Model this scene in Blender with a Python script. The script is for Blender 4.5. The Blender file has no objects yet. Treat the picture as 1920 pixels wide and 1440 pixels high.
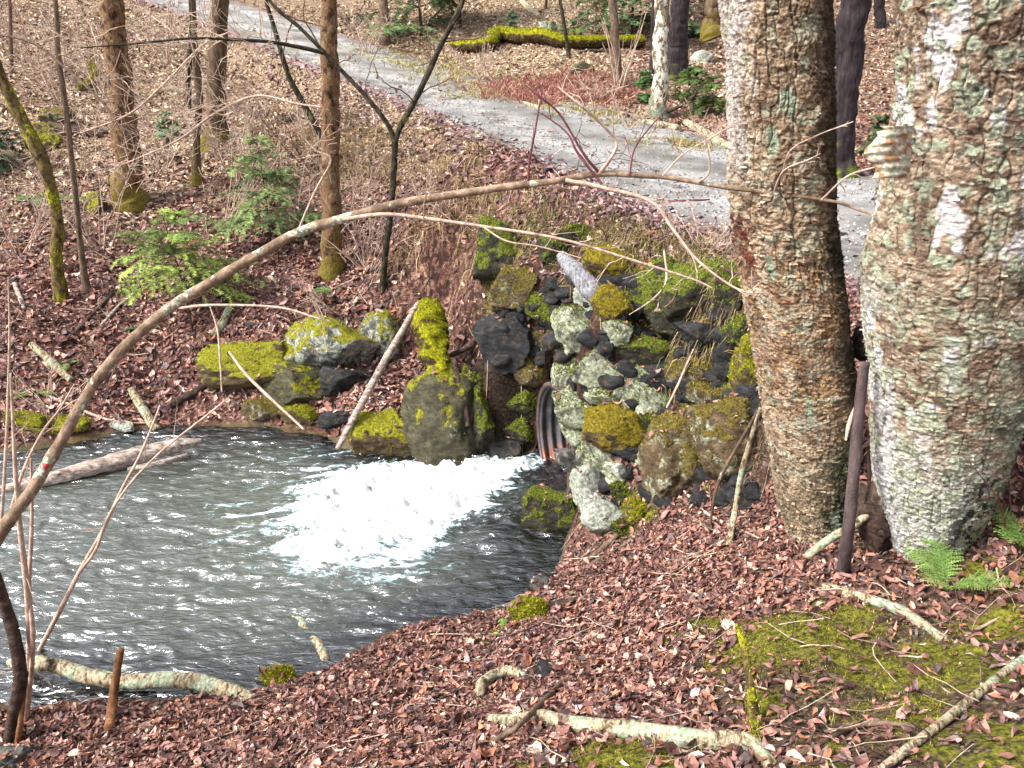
import bpy, math, random
import numpy as np
from mathutils import Vector, Matrix

# ---------------------------------------------------------------- camera, world, sun, exposure
R = math.radians
H = 3.2                    # camera height above the stream
PITCH = R(22.0)
FPX = 1450.0               # focal length in pixels of the 1920 px wide photograph
SP, CP = math.sin(PITCH), math.cos(PITCH)
scene = bpy.context.scene
col = scene.collection
cam_d = bpy.data.cameras.new("camera"); cam_d.sensor_width = 36.0
cam_d.lens = 36.0 * FPX / 1920.0; cam_d.clip_start = 0.05; cam_d.clip_end = 600
cam = bpy.data.objects.new("camera", cam_d); col.objects.link(cam)
cam.location = (0, 0, H); cam.rotation_euler = (math.pi / 2 - PITCH, 0, 0)
scene.camera = cam
SUN_EL, SUN_AZ = R(47), R(-112)      # azimuth from +Y towards +X: the light comes from the left and a little behind
world = bpy.data.worlds.new("World"); scene.world = world; world.use_nodes = True
wn, wl = world.node_tree.nodes, world.node_tree.links
bg = wn["Background"]
sky = wn.new("ShaderNodeTexSky"); sky.sky_type = 'NISHITA'; sky.sun_disc = False
sky.sun_elevation = SUN_EL; sky.sun_rotation = SUN_AZ; sky.dust_density = 4.0; sky.air_density = 1.0
hs = wn.new("ShaderNodeHueSaturation"); hs.inputs["Saturation"].default_value = 0.30
wl.new(sky.outputs[0], hs.inputs["Color"]); wl.new(hs.outputs[0], bg.inputs["Color"])
bg.inputs["Strength"].default_value = 0.15
sun_d = bpy.data.lights.new("sun", 'SUN'); sun_d.energy = 2.3; sun_d.angle = R(11); sun_d.color = (1.0, 0.95, 0.87)
sun = bpy.data.objects.new("sun", sun_d); col.objects.link(sun)
sdir = Vector((math.sin(SUN_AZ) * math.cos(SUN_EL), math.cos(SUN_AZ) * math.cos(SUN_EL), math.sin(SUN_EL)))
sun.rotation_euler = sdir.to_track_quat('Z', 'Y').to_euler()
scene.view_settings.view_transform = 'Standard'; scene.view_settings.look = 'None'
scene.view_settings.gamma = 1.0; scene.view_settings.exposure = 1.38
scene.view_settings.use_curve_mapping = False
scene.render.engine = 'CYCLES'
scene.cycles.max_bounces = 6; scene.cycles.transparent_max_bounces = 8
scene.cycles.diffuse_bounces = 2; scene.cycles.glossy_bounces = 3

# ---------------------------------------------------------------- noise
def _grad_table(seed):
    r = np.random.RandomState(seed)
    g = r.normal(size=(256, 3)); g /= np.linalg.norm(g, axis=1)[:, None]
    return r.permutation(256), g
_PT = {}
def pnoise(p, seed=0):
    p = np.asarray(p, dtype=np.float64)
    if seed not in _PT: _PT[seed] = _grad_table(seed + 11)
    perm, g = _PT[seed]
    i = np.floor(p).astype(np.int64); f = p - i
    u = f * f * f * (f * (f * 6 - 15) + 10)
    out = 0
    for dx in (0, 1):
        wx = u[:, 0] if dx else 1 - u[:, 0]
        ix = perm[(i[:, 0] + dx) & 255]
        for dy in (0, 1):
            wy = u[:, 1] if dy else 1 - u[:, 1]
            iy = perm[(ix + i[:, 1] + dy) & 255]
            for dz in (0, 1):
                wz = u[:, 2] if dz else 1 - u[:, 2]
                h = perm[(iy + i[:, 2] + dz) & 255]
                gg = g[h]
                out = out + wx * wy * wz * (gg[:, 0] * (f[:, 0] - dx) + gg[:, 1] * (f[:, 1] - dy) + gg[:, 2] * (f[:, 2] - dz))
    return out * 1.5
def fbm(p, octaves=3, seed=0, gain=0.5):
    a, s, o = 1.0, 1.0, 0
    for k in range(octaves):
        o = o + a * pnoise(np.asarray(p) * s + 17.3 * k, seed + k); a *= gain; s *= 2.03
    return o
def fbm2(x, y, sc, octaves=3, seed=0):
    return fbm(np.stack([x * sc, y * sc, np.full_like(x, seed * 3.7)], 1), octaves, seed)
def sstep(a, b, x):
    t = np.clip((x - a) / (b - a), 0, 1); return t * t * (3 - 2 * t)

# ---------------------------------------------------------------- photograph pixel -> real point
def PY_ray(u, v):
    return np.array([(u - 960) / FPX, CP + (720 - v) / FPX * SP, -SP + (720 - v) / FPX * CP])
def P(u, v, d):
    return np.array([0, 0, H]) + PY_ray(u, v) * d
def PY(u, v, y):
    r = PY_ray(u, v); return np.array([0, 0, H]) + r * (y / r[1])
def PZ(u, v, z):
    r = PY_ray(u, v); return np.array([0, 0, H]) + r * ((z - H) / r[2])

# ---------------------------------------------------------------- terrain: thin plate through surveyed points
ctrl = []
def cz(u, v, z): p = PZ(u, v, z); ctrl.append((p[0], p[1], z))
def cd(u, v, d): ctrl.append(tuple(P(u, v, d)))
SHORE_PX = [(0, 1335), (150, 1318), (300, 1315), (480, 1300), (560, 1270), (650, 1230), (730, 1195), (800, 1168), (880, 1150),
            (950, 1140), (1010, 1090), (1045, 1050), (1060, 1010), (1075, 960), (1045, 905)]
FAR_PX = [(1000, 862), (900, 862), (780, 850), (660, 842), (600, 815), (500, 800), (400, 795), (300, 800), (200, 815), (100, 832), (0, 850)]
for u, v in SHORE_PX: cz(u, v, 0.0)
for u, v in FAR_PX: cz(u, v, 0.0)
pool = [tuple(PZ(u, v, 0.0)[:2]) for u, v in SHORE_PX + FAR_PX]
pool += [(-7.0, 7.7), (-11, 8.6), (-14, 8.6), (-14, 4.2), (-9, 3.9), (-5, 4.0)]
pool = np.array(pool)
for x, y in ((-5, 4.0), (-9, 3.9), (-14, 4.2), (-7, 7.7), (-11, 8.6), (-14, 8.6)): ctrl.append((x, y, 0.0))
for u, v in ((200, 1050), (500, 1000), (800, 950), (600, 1150), (300, 1200), (900, 1060)): cz(u, v, -0.38)
for x, y in ((-5, 5.8), (-8, 6), (-12, 6.3)): ctrl.append((x, y, -0.4))
# near bank
for u, v, z in ((960, 1440, 1.25), (500, 1440, .62), (200, 1440, .28), (0, 1440, .12), (1400, 1440, 1.42), (1920, 1440, 1.62), (1650, 1250, 1.33),
                (1480, 1180, 1.22), (1250, 1250, .95), (1000, 1290, .6), (700, 1330, .42), (400, 1370, .22), (1150, 1120, .45), (1300, 1080, .72),
                (1530, 990, 1.05), (1600, 1080, 1.18), (1800, 1100, 1.32), (1920, 1050, 1.4), (1920, 900, 1.5), (1440, 1000, .85), (1250, 985, .5), (1170, 1010, .25)):
    cz(u, v, z)
# headwall face and the slope to its right
for u, v, d in ((1085, 660, 5.95), (1085, 764, 5.8), (1100, 905, 5.62), (1130, 850, 5.62), (1150, 800, 5.6), (1180, 640, 5.75), (1040, 610, 6.2), (1010, 660, 6.2), (1090, 570, 6.15), (1180, 540, 5.95)): cd(u, v, d)
for u, v, z in ((1250, 700, 1.08),
                (1300, 800, .85), (1390, 790, 1.08), (1420, 900, .85), (1330, 600, 1.4), (1400, 600, 1.5),
                (930, 640, 1.0), (940, 760, .45), (900, 520, 1.35), (980, 520, 1.5), (890, 700, .55), (1250, 900, .62)):
    cz(u, v, z)
for u, v, z in ((900, 400, 1.85), (1050, 410, 1.93), (1250, 450, 1.95), (1380, 500, 1.95), (830, 450, 1.55), (950, 330, 2.0), (870, 330, 1.95), (800, 330, 1.9), (760, 270, 2.1), (690, 240, 2.35), (640, 200, 2.6), (840, 560, .95), (800, 760, .25), (700, 740, .35)):
    cz(u, v, z)
# far bank left of the road
for u, v, z in ((620, 510, 1.05), (740, 540, 1.0), (500, 620, .72), (350, 620, .62), (230, 385, 1.55), (120, 560, .85), (400, 270, 2.15), (700, 350, 1.75),
                (550, 225, 2.5), (100, 205, 2.6), (250, 200, 2.55), (0, 420, 1.4), (0, 620, .75), (0, 760, .25), (200, 720, .28), (430, 740, .2), (350, 480, 1.1)):
    cz(u, v, z)
for u, v, d in ((50, 60, 17), (0, 0, 22), (150, 0, 23), (200, 80, 18.5)): cd(u, v, d)
# right of the road
for u, v, d in ((1100, 150, 16.5), (900, 130, 19.5), (1000, 20, 25), (700, 40, 24), (1300, 250, 13), (1300, 100, 21), (1600, 330, 9.6), (1600, 200, 15),
                (1250, 215, 14), (1150, 60, 22), (600, 10, 27), (1900, 250, 12)): cd(u, v, d)
for x, y, z in ((3.6, 0, 1.75), (-3, 0, 1.0), (0, 0, 1.6), (0, -6, 1.8), (-8, -5, 1.6), (8, -6, 2), (4.5, 4, 1.9), (7, 8, 2.1), (10, 3, 2.2), (12, 14, 3.0), (-9, 1, .9),
                (-22, 10, 3.2), (-20, 20, 6.0), (-22, 3, 1.6), (-10, 34, 8.2), (0, 40, 10), (14, 36, 9.5), (30, 25, 8), (30, 0, 4), (-40, 30, 13), (-45, 0, 6),
                (0, 75, 22), (-45, 70, 24), (45, 70, 22), (70, 10, 10), (-80, 10, 14), (0, -60, 6), (60, -50, 8), (-60, -50, 8), (100, 60, 22), (-100, 60, 26), (0, 130, 34)):
    ctrl.append((x, y, z))
CT = np.array(ctrl)
def _tps_fit(ct, lam=0.004):
    n = len(ct); d2 = ((ct[:, None, :2] - ct[None, :, :2]) ** 2).sum(-1)
    K = np.where(d2 > 0, d2 * np.log(np.maximum(d2, 1e-12)) * 0.5, 0) + lam * np.eye(n)
    Q = np.c_[np.ones(n), ct[:, :2]]
    A = np.block([[K, Q], [Q.T, np.zeros((3, 3))]])
    return np.linalg.solve(A, np.r_[ct[:, 2], 0, 0, 0])
TW = _tps_fit(CT)
def tps(x, y):
    out = np.empty(len(x))
    for s in range(0, len(x), 20000):
        xs, ys = x[s:s + 20000], y[s:s + 20000]
        d2 = (xs[:, None] - CT[None, :, 0]) ** 2 + (ys[:, None] - CT[None, :, 1]) ** 2
        out[s:s + 20000] = (0.5 * d2 * np.log(np.maximum(d2, 1e-12))) @ TW[:-3] + TW[-3] + TW[-2] * xs + TW[-1] * ys
    return out
def poly_sd(x, y, poly):                      # signed distance, negative inside
    x = np.asarray(x); y = np.asarray(y)
    best = np.full(len(x), 1e9); inside = np.zeros(len(x), bool)
    n = len(poly)
    for i in range(n):
        ax, ay = poly[i]; bx, by = poly[(i + 1) % n]
        ex, ey = bx - ax, by - ay
        t = np.clip(((x - ax) * ex + (y - ay) * ey) / (ex * ex + ey * ey + 1e-12), 0, 1)
        best = np.minimum(best, (x - ax - t * ex) ** 2 + (y - ay - t * ey) ** 2)
        c = ((ay > y) != (by > y)) & (x < (bx - ax) * (y - ay) / (by - ay + 1e-12) + ax)
        inside ^= c
    return np.where(inside, -1, 1) * np.sqrt(best)
# gravel road: centre line (x, y, z), half width of the gravel
ROAD = np.array([(9.5, -9, 2.05), (6.6, -2.0, 2.0), (4.9, 2.3, 1.96), (3.75, 5.4, 1.96), (2.85, 7.9, 2.03), (1.75, 11.0, 2.2), (.35, 14.3, 2.5), (-1.2, 17.2, 2.85),
                 (-3.3, 20.1, 3.35), (-6.4, 23.9, 4.2), (-10.0, 27.6, 5.2), (-15, 32, 6.6), (-22, 38, 8.6), (-32, 46, 11.5)])
def catmull(pts, n):
    pts = np.asarray(pts, float); m = len(pts)
    if m == 2: return pts[0] + (pts[1] - pts[0]) * np.linspace(0, 1, n)[:, None]
    ext = np.vstack([2 * pts[0] - pts[1], pts, 2 * pts[-1] - pts[-2]])
    t = np.linspace(0, m - 1, n); i = np.minimum(t.astype(int), m - 2); f = (t - i)[:, None]
    p0, p1, p2, p3 = ext[i], ext[i + 1], ext[i + 2], ext[i + 3]
    return 0.5 * ((2 * p1) + (p2 - p0) * f + (2 * p0 - 5 * p1 + 4 * p2 - p3) * f ** 2 + (3 * p1 - p0 - 3 * p2 + p3) * f ** 3)
RC = catmull(ROAD, 260)
RT = np.gradient(RC[:, :2], axis=0); RT /= np.linalg.norm(RT, axis=1)[:, None]
ROADW = 1.72
def road_near(x, y):
    bd = np.full(len(x), 1e9); bz = np.zeros(len(x)); bs = np.zeros(len(x))
    for i in range(len(RC)):
        d = (x - RC[i, 0]) ** 2 + (y - RC[i, 1]) ** 2
        m = d < bd; bd[m] = d[m]; bz[m] = RC[i, 2]
        bs[m] = np.sign(-(x[m] - RC[i, 0]) * RT[i, 1] + (y[m] - RC[i, 1]) * RT[i, 0])
    return np.sqrt(bd), bz, bs                # side: +1 on the stream side (left)
def terrain_z(x, y, detail=True):
    x = np.asarray(x, float); y = np.asarray(y, float)
    h = tps(x, y)
    rd, rz, rs = road_near(x, y)
    w = 1 - sstep(ROADW + 0.05, np.where(rs > 0, ROADW + 1.0, ROADW + 1.3), rd)
    h = h * (1 - w) + rz * w
    sd = poly_sd(x, y, pool)
    h = np.where(sd < 0, np.minimum(h, 0.9 * np.maximum(sd, -0.42)), np.maximum(h, np.minimum(sd * 0.8, 0.03)))
    if detail:
        amp = (1 - 0.92 * w)
        r = np.sqrt(x * x + y * y)
        h = h + amp * (0.05 * fbm2(x, y, 1.1, 2, 3) + 0.03 * fbm2(x, y, 4.0, 2, 5) * np.clip(1.3 - r / 60, .2, 1)) + amp * 0.012 * fbm2(x, y, 14.0, 1, 9)
        h = h + amp * np.clip((r - 12) / 20, 0, 1) * 0.25 * fbm2(x, y, .35, 2, 8)
    return h
def tz(x, y): return float(terrain_z(np.array([x]), np.array([y]))[0])
_T = 0.6 * 1.0125 ** np.arange(420)
def G(u, v, lift=0.0):
    r = PY_ray(u, v); pts = np.array([0, 0, H])[None] + r[None] * _T[:, None]
    dz = pts[:, 2] - terrain_z(pts[:, 0], pts[:, 1]) - lift
    k = np.argmax(dz < 0)
    if dz[k] >= 0: k = len(_T) - 1
    if k == 0: return pts[0]
    f = dz[k - 1] / (dz[k - 1] - dz[k] + 1e-9)
    return pts[k - 1] + (pts[k] - pts[k - 1]) * f
def depth(p): return p[1] * CP + (H - p[2]) * SP

# ---------------------------------------------------------------- mesh helpers
class MB:
    def __init__(s): s.v = []; s.t = []; s.q = []; s.n = 0; s.c = []; s.a = {}
    def add(s, v, tris=None, quads=None, colr=None):
        v = np.asarray(v, float).reshape(-1, 3)
        if tris is not None and len(tris): s.t.append(np.asarray(tris, np.int64) + s.n)
        if quads is not None and len(quads): s.q.append(np.asarray(quads, np.int64) + s.n)
        s.v.append(v)
        if colr is None: colr = (1, 1, 1)
        c = np.asarray(colr, float)
        s.c.append(np.broadcast_to(c, (len(v), 3)) if c.ndim == 1 else c)
        s.n += len(v)
    def build(s, name, m, parent=None, smooth=True, origin=None, colors=True, attrs=None):
        me = bpy.data.meshes.new(name)
        v = np.vstack(s.v)
        if origin is not None: v = v - np.asarray(origin)[None]
        tr = np.vstack(s.t) if s.t else np.zeros((0, 3), np.int64)
        qd = np.vstack(s.q) if s.q else np.zeros((0, 4), np.int64)
        me.vertices.add(len(v)); me.vertices.foreach_set("co", v.astype(np.float32).ravel())
        nl = tr.size + qd.size; npoly = len(tr) + len(qd)
        me.loops.add(nl); me.loops.foreach_set("vertex_index", np.r_[tr.ravel(), qd.ravel()].astype(np.int32))
        me.polygons.add(npoly)
        ls = np.r_[np.arange(len(tr)) * 3, tr.size + np.arange(len(qd)) * 4].astype(np.int32)
        me.polygons.foreach_set("loop_start", ls)
        me.polygons.foreach_set("loop_total", np.r_[np.full(len(tr), 3), np.full(len(qd), 4)].astype(np.int32))
        me.polygons.foreach_set("use_smooth", np.full(npoly, smooth))
        if colors:
            at = me.color_attributes.new("Col", 'FLOAT_COLOR', 'POINT')
            c = np.ones((len(v), 4), np.float32); c[:, :3] = np.vstack(s.c); at.data.foreach_set("color", c.ravel())
        for k, arr in (attrs or {}).items():
            at = me.attributes.new(k, 'FLOAT', 'POINT'); at.data.foreach_set("value", np.asarray(arr, np.float32))
        me.update(calc_edges=True); me.validate()
        if m: me.materials.append(m)
        o = bpy.data.objects.new(name, me); col.objects.link(o)
        if parent is not None: o.parent = parent
        if origin is not None and parent is None: o.location = origin
        return o
def tag(o, label=None, cat=None, group=None, kind=None):
    if label: o["label"] = label
    if cat: o["category"] = cat
    if group: o["group"] = group
    if kind: o["kind"] = kind
    return o
def empty(name, loc, label, cat, group=None):
    o = bpy.data.objects.new(name, None); col.objects.link(o); o.location = loc; o.empty_display_size = .1
    return tag(o, label, cat, group)
def rock_base(n):                              # icosphere points
    import bmesh
    bm = bmesh.new(); bmesh.ops.create_icosphere(bm, subdivisions=n, radius=1)
    v = np.array([x.co[:] for x in bm.verts]); f = np.array([[q.index for q in p.verts] for p in bm.faces]); bm.free()
    return v, f
ICO = {n: rock_base(n) for n in (1, 2, 3, 5, 6)}
def frames(pts):
    t = np.gradient(pts, axis=0); t /= np.linalg.norm(t, axis=1)[:, None] + 1e-12
    n = np.zeros_like(t)
    a = np.array([0, 0, 1.0]) if abs(t[0, 2]) < .9 else np.array([1.0, 0, 0])
    n[0] = a - t[0] * a.dot(t[0]); n[0] /= np.linalg.norm(n[0])
    for i in range(1, len(pts)):
        w = n[i - 1] - t[i] * n[i - 1].dot(t[i]); n[i] = w / (np.linalg.norm(w) + 1e-12)
    return t, n, np.cross(t, n)
def tube(mb, pts, rad, sides=6, colr=None, rough=0.0, seed=0, cap=True, freq=8.0):
    pts = np.asarray(pts, float); rad = np.broadcast_to(np.asarray(rad, float), (len(pts),))
    t, n, b = frames(pts)
    th = np.linspace(0, 2 * math.pi, sides, endpoint=False)
    ring = np.cos(th)[None, :, None] * n[:, None] + np.sin(th)[None, :, None] * b[:, None]
    rr = np.repeat(rad[:, None], sides, 1)
    if rough:
        s = np.r_[0, np.cumsum(np.linalg.norm(np.diff(pts, axis=0), axis=1))]
        q = np.stack([np.cos(th)[None].repeat(len(pts), 0) * 1.3, np.sin(th)[None].repeat(len(pts), 0) * 1.3, (s * freq)[:, None].repeat(sides, 1)], -1).reshape(-1, 3)
        rr = rr * (1 + rough * fbm(q + seed * 7.1, 3, seed % 7).reshape(rr.shape))
    v = (pts[:, None] + ring * rr[..., None]).reshape(-1, 3)
    m = len(pts); i = np.arange(m - 1)[:, None] * sides; j = np.arange(sides)[None]; k = (j + 1) % sides
    quads = np.stack([i + j, i + k, i + sides + k, i + sides + j], -1).reshape(-1, 4)
    tris = []
    if cap:
        v = np.vstack([v, pts[0], pts[-1]]); c0, c1 = m * sides, m * sides + 1
        tris = [(c0, (q + 1) % sides, q) for q in range(sides)] + [(c1, (m - 1) * sides + q, (m - 1) * sides + (q + 1) % sides) for q in range(sides)]
    mb.add(v, tris, quads, colr)
def unit(v): v = np.asarray(v, float); return v / (np.linalg.norm(v) + 1e-12)
def wander(p0, d, length, n, rng, wob=.25, droop=0.0):
    d = unit(d); pts = [np.asarray(p0, float)]; st = length / (n - 1)
    for i in range(n - 1):
        d = unit(d + rng.normal(size=3) * wob / math.sqrt(n) + np.array([0, 0, droop / n])); pts.append(pts[-1] + d * st)
    return np.array(pts)
TWMIN = [.0016]
def twigs(mb, path, r, rng, count, length, levels=1, up=0.3, sides=4, t0=.15, wob=.5, colr=None):
    """side shoots along a path, each with shoots of its own"""
    for k in range(count):
        t = t0 + (1 - t0) * rng.rand(); i = min(int(t * (len(path) - 1)), len(path) - 2)
        p = path[i] + (path[i + 1] - path[i]) * rng.rand()
        tg = unit(path[i + 1] - path[i]); d = unit(tg * .6 + rng.normal(size=3) * .7 + np.array([0, 0, up]))
        L = length * (.4 + .9 * rng.rand()) * (1.15 - .6 * t); rr = max(r * (.28 + .2 * rng.rand()), TWMIN[0])
        q = wander(p, d, L, 7, rng, wob, up * .3)
        tube(mb, q, np.linspace(rr, max(rr * .4, TWMIN[0] * .7), 7), sides, colr, cap=False)
        if levels > 1: twigs(mb, q, rr, rng, max(2, count // 3), L * .55, levels - 1, up, 3, .2, wob, colr)
def twig_parts(parent, path, r, rng, count, length, levels, up, mat, name="twig", **k):
    for _ in range(count):
        mb = MB(); twigs(mb, path, r, rng, 1, length, 1, up, **k)
        if levels > 1 and mb.v:
            q = mb.v[0].reshape(7, -1, 3).mean(1); twigs(mb, q, r * .35, rng, max(2, count // 3), length * .55, levels - 1, up, 3, .2)
        mb.build(name, mat, parent, colors=False)
def moss_fuzz(pts, tris, parent, origin, bias, pal, seed=0, cap=2600, dens=60000, L=(.007, .018), wd=.004):
    """short moss standing on the upward faces of a mesh given in local coordinates"""
    rng = np.random.RandomState(seed % 9999); tri = pts[tris]; nr = np.cross(tri[:, 1] - tri[:, 0], tri[:, 2] - tri[:, 0]); ar = np.linalg.norm(nr, axis=1); nr = nr / (ar[:, None] + 1e-12)
    cen = tri.mean(1); w_ = ar * np.clip(nr[:, 2] + .15 + .8 * fbm(cen * 7 + seed, 3, 4) + bias, 0, 1); nb = int(min(cap, dens * w_.sum()))
    if nb < 30: return
    k = rng.choice(len(w_), nb, p=w_ / w_.sum()); dr = nr[k] * .7 + np.array([0, 0, .6]) + rng.normal(size=(nb, 3)) * .35; dr /= np.linalg.norm(dr, axis=1)[:, None]
    sd_ = np.cross(dr, rng.normal(size=(nb, 3))); sd_ /= np.linalg.norm(sd_, axis=1)[:, None]; L_ = rng.uniform(*L, (nb, 1)); p0 = cen[k] - nr[k] * .004 + rng.normal(size=(nb, 3)) * .006
    v_ = np.stack([p0 - sd_ * wd, p0 + sd_ * wd, p0 + dr * L_], 1).reshape(-1, 3)
    pal_ = np.array([C(*q_)[:3] for q_ in pal]); cl_ = pal_[rng.randint(len(pal_), size=nb)] * rng.uniform(.7, 1.3, (nb, 1))
    m2 = MB(); m2.add(v_, np.arange(3 * nb).reshape(-1, 3), None, np.repeat(cl_, 3, 0)); tag(m2.build("moss", M['blade'], parent, smooth=False), kind="stuff")
ROCKTOP = []
_Y = [(156, 154, 32), (182, 176, 48), (128, 130, 28), (96, 100, 26)]; _G = [(96, 112, 34), (130, 142, 46), (70, 84, 26), (52, 62, 20), (148, 150, 56)]; _B = [(118, 104, 44), (96, 86, 38), (136, 130, 60), (76, 66, 32)]
def C(r, g, b):
    f = lambda x: (x / 255 / 12.92) if x / 255 <= .04045 else ((x / 255 + .055) / 1.055) ** 2.4
    return (f(r), f(g), f(b), 1.0)
# ---------------------------------------------------------------- procedural materials
class NT:
    def __init__(s, name, rough=0.8, spec=0.3):
        s.m = bpy.data.materials.new(name); s.m.use_nodes = True
        s.t = s.m.node_tree; s.b = s.t.nodes["Principled BSDF"]; s.out = s.t.nodes["Material Output"]
        s.b.inputs["Roughness"].default_value = rough; s.b.inputs["Specular IOR Level"].default_value = spec
        s._co = None
    def n(s, ty, **kw):
        nd = s.t.nodes.new(ty)
        for k, v in kw.items():
            if hasattr(nd, k): setattr(nd, k, v)
        return nd
    def l(s, a, b): s.t.links.new(a, b)
    def co(s, scale=(1, 1, 1)):
        if s._co is None: s._co = s.n("ShaderNodeTexCoord").outputs["Object"]
        if scale == (1, 1, 1): return s._co
        mp = s.n("ShaderNodeMapping"); mp.inputs["Scale"].default_value = scale; s.l(s._co, mp.inputs["Vector"]); return mp.outputs[0]
    def noise(s, sc, det=4, rough=.55, scale=(1, 1, 1), dist=0.0):
        nd = s.n("ShaderNodeTexNoise"); nd.inputs["Scale"].default_value = sc; nd.inputs["Detail"].default_value = det
        nd.inputs["Roughness"].default_value = rough; nd.inputs["Distortion"].default_value = dist
        s.l(s.co(scale), nd.inputs["Vector"]); return nd.outputs["Fac"]
    def voro(s, sc, feature='F1', scale=(1, 1, 1), out="Distance"):
        nd = s.n("ShaderNodeTexVoronoi"); nd.feature = feature; nd.inputs["Scale"].default_value = sc
        s.l(s.co(scale), nd.inputs["Vector"]); return nd.outputs[out]
    def ramp(s, fac, stops, interp='LINEAR'):
        nd = s.n("ShaderNodeValToRGB"); cr = nd.color_ramp; cr.interpolation = interp
        while len(cr.elements) < len(stops): cr.elements.new(.5)
        for e, (p, c) in zip(cr.elements, stops): e.position = p; e.color = c if len(c) == 4 else (*c, 1)
        s.l(fac, nd.inputs[0]); return nd.outputs[0]
    def mask(s, fac, a, b):
        nd = s.n("ShaderNodeMapRange"); nd.interpolation_type = 'SMOOTHSTEP'
        nd.inputs["From Min"].default_value = a; nd.inputs["From Max"].default_value = b; s.l(fac, nd.inputs["Value"]); return nd.outputs[0]
    def mix(s, fac, a, b, mode='MIX'):
        nd = s.n("ShaderNodeMix", data_type='RGBA', blend_type=mode)
        for k, x in ((0, fac), (6, a), (7, b)):
            if isinstance(x, (int, float)): nd.inputs[k].default_value = x
            elif isinstance(x, tuple): nd.inputs[k].default_value = x if len(x) == 4 else (*x, 1)
            else: s.l(x, nd.inputs[k])
        return nd.outputs[2]
    def math(s, op, a, b=0.0):
        nd = s.n("ShaderNodeMath", operation=op)
        for k, x in enumerate((a, b)):
            if isinstance(x, (int, float)): nd.inputs[k].default_value = x
            else: s.l(x, nd.inputs[k])
        return nd.outputs[0]
    def attr(s, name, out="Fac"):
        nd = s.n("ShaderNodeAttribute"); nd.attribute_name = name; return nd.outputs[out]
    def upness(s):
        g = s.n("ShaderNodeNewGeometry"); x = s.n("ShaderNodeSeparateXYZ"); s.l(g.outputs["Normal"], x.inputs[0]); return x.outputs[2]
    def bump(s, h, dist=.01, strength=1.0, prev=None):
        nd = s.n("ShaderNodeBump"); nd.inputs["Distance"].default_value = dist; nd.inputs["Strength"].default_value = strength
        s.l(h, nd.inputs["Height"])
        if prev is not None: s.l(prev, nd.inputs["Normal"])
        return nd.outputs[0]
    def fin(s, colr, nrm=None, rough=None):
        if isinstance(colr, tuple): s.b.inputs["Base Color"].default_value = colr
        else: s.l(colr, s.b.inputs["Base Color"])
        if nrm is not None: s.l(nrm, s.b.inputs["Normal"])
        if rough is not None: s.l(rough, s.b.inputs["Roughness"])
        return s.m
M = {}
# vertex-coloured stuff: fallen leaves, moss blades, grass (each piece carries its own colour)
def vcol(name, rough=.7, spec=.25, noise_amt=.35, sc=60, transl=0.0):
    s = NT(name, rough, spec); c = s.attr("Col", "Color")
    n = s.ramp(s.noise(sc, 2), [(.3, (1 - noise_amt,) * 3), (.7, (1 + noise_amt * .6,) * 3)])
    c = s.mix(1.0, c, n, 'MULTIPLY'); s.fin(c)
    if transl:
        tr = s.n("ShaderNodeBsdfTranslucent"); s.l(c, tr.inputs[0]); mx = s.n("ShaderNodeMixShader"); mx.inputs[0].default_value = transl
        s.l(s.b.outputs[0], mx.inputs[1]); s.l(tr.outputs[0], mx.inputs[2]); s.l(mx.outputs[0], s.out.inputs[0])
    return s.m
M['leaf'] = vcol("fallen_leaves", .52, .45, .3, 70)
M['blade'] = vcol("grass_blades", .65, .25, .25, 20, .2)
M['fern'] = vcol("fern_green", .55, .35, .25, 30, .18)
M['needle'] = vcol("conifer_needles", .6, .3, .25, 9, .15)
M['twig'] = vcol("twig_bark", .75, .2, .4, 40)
M['gravelstone'] = vcol("gravel_stones", .8, .25, .3, 90)
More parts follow.
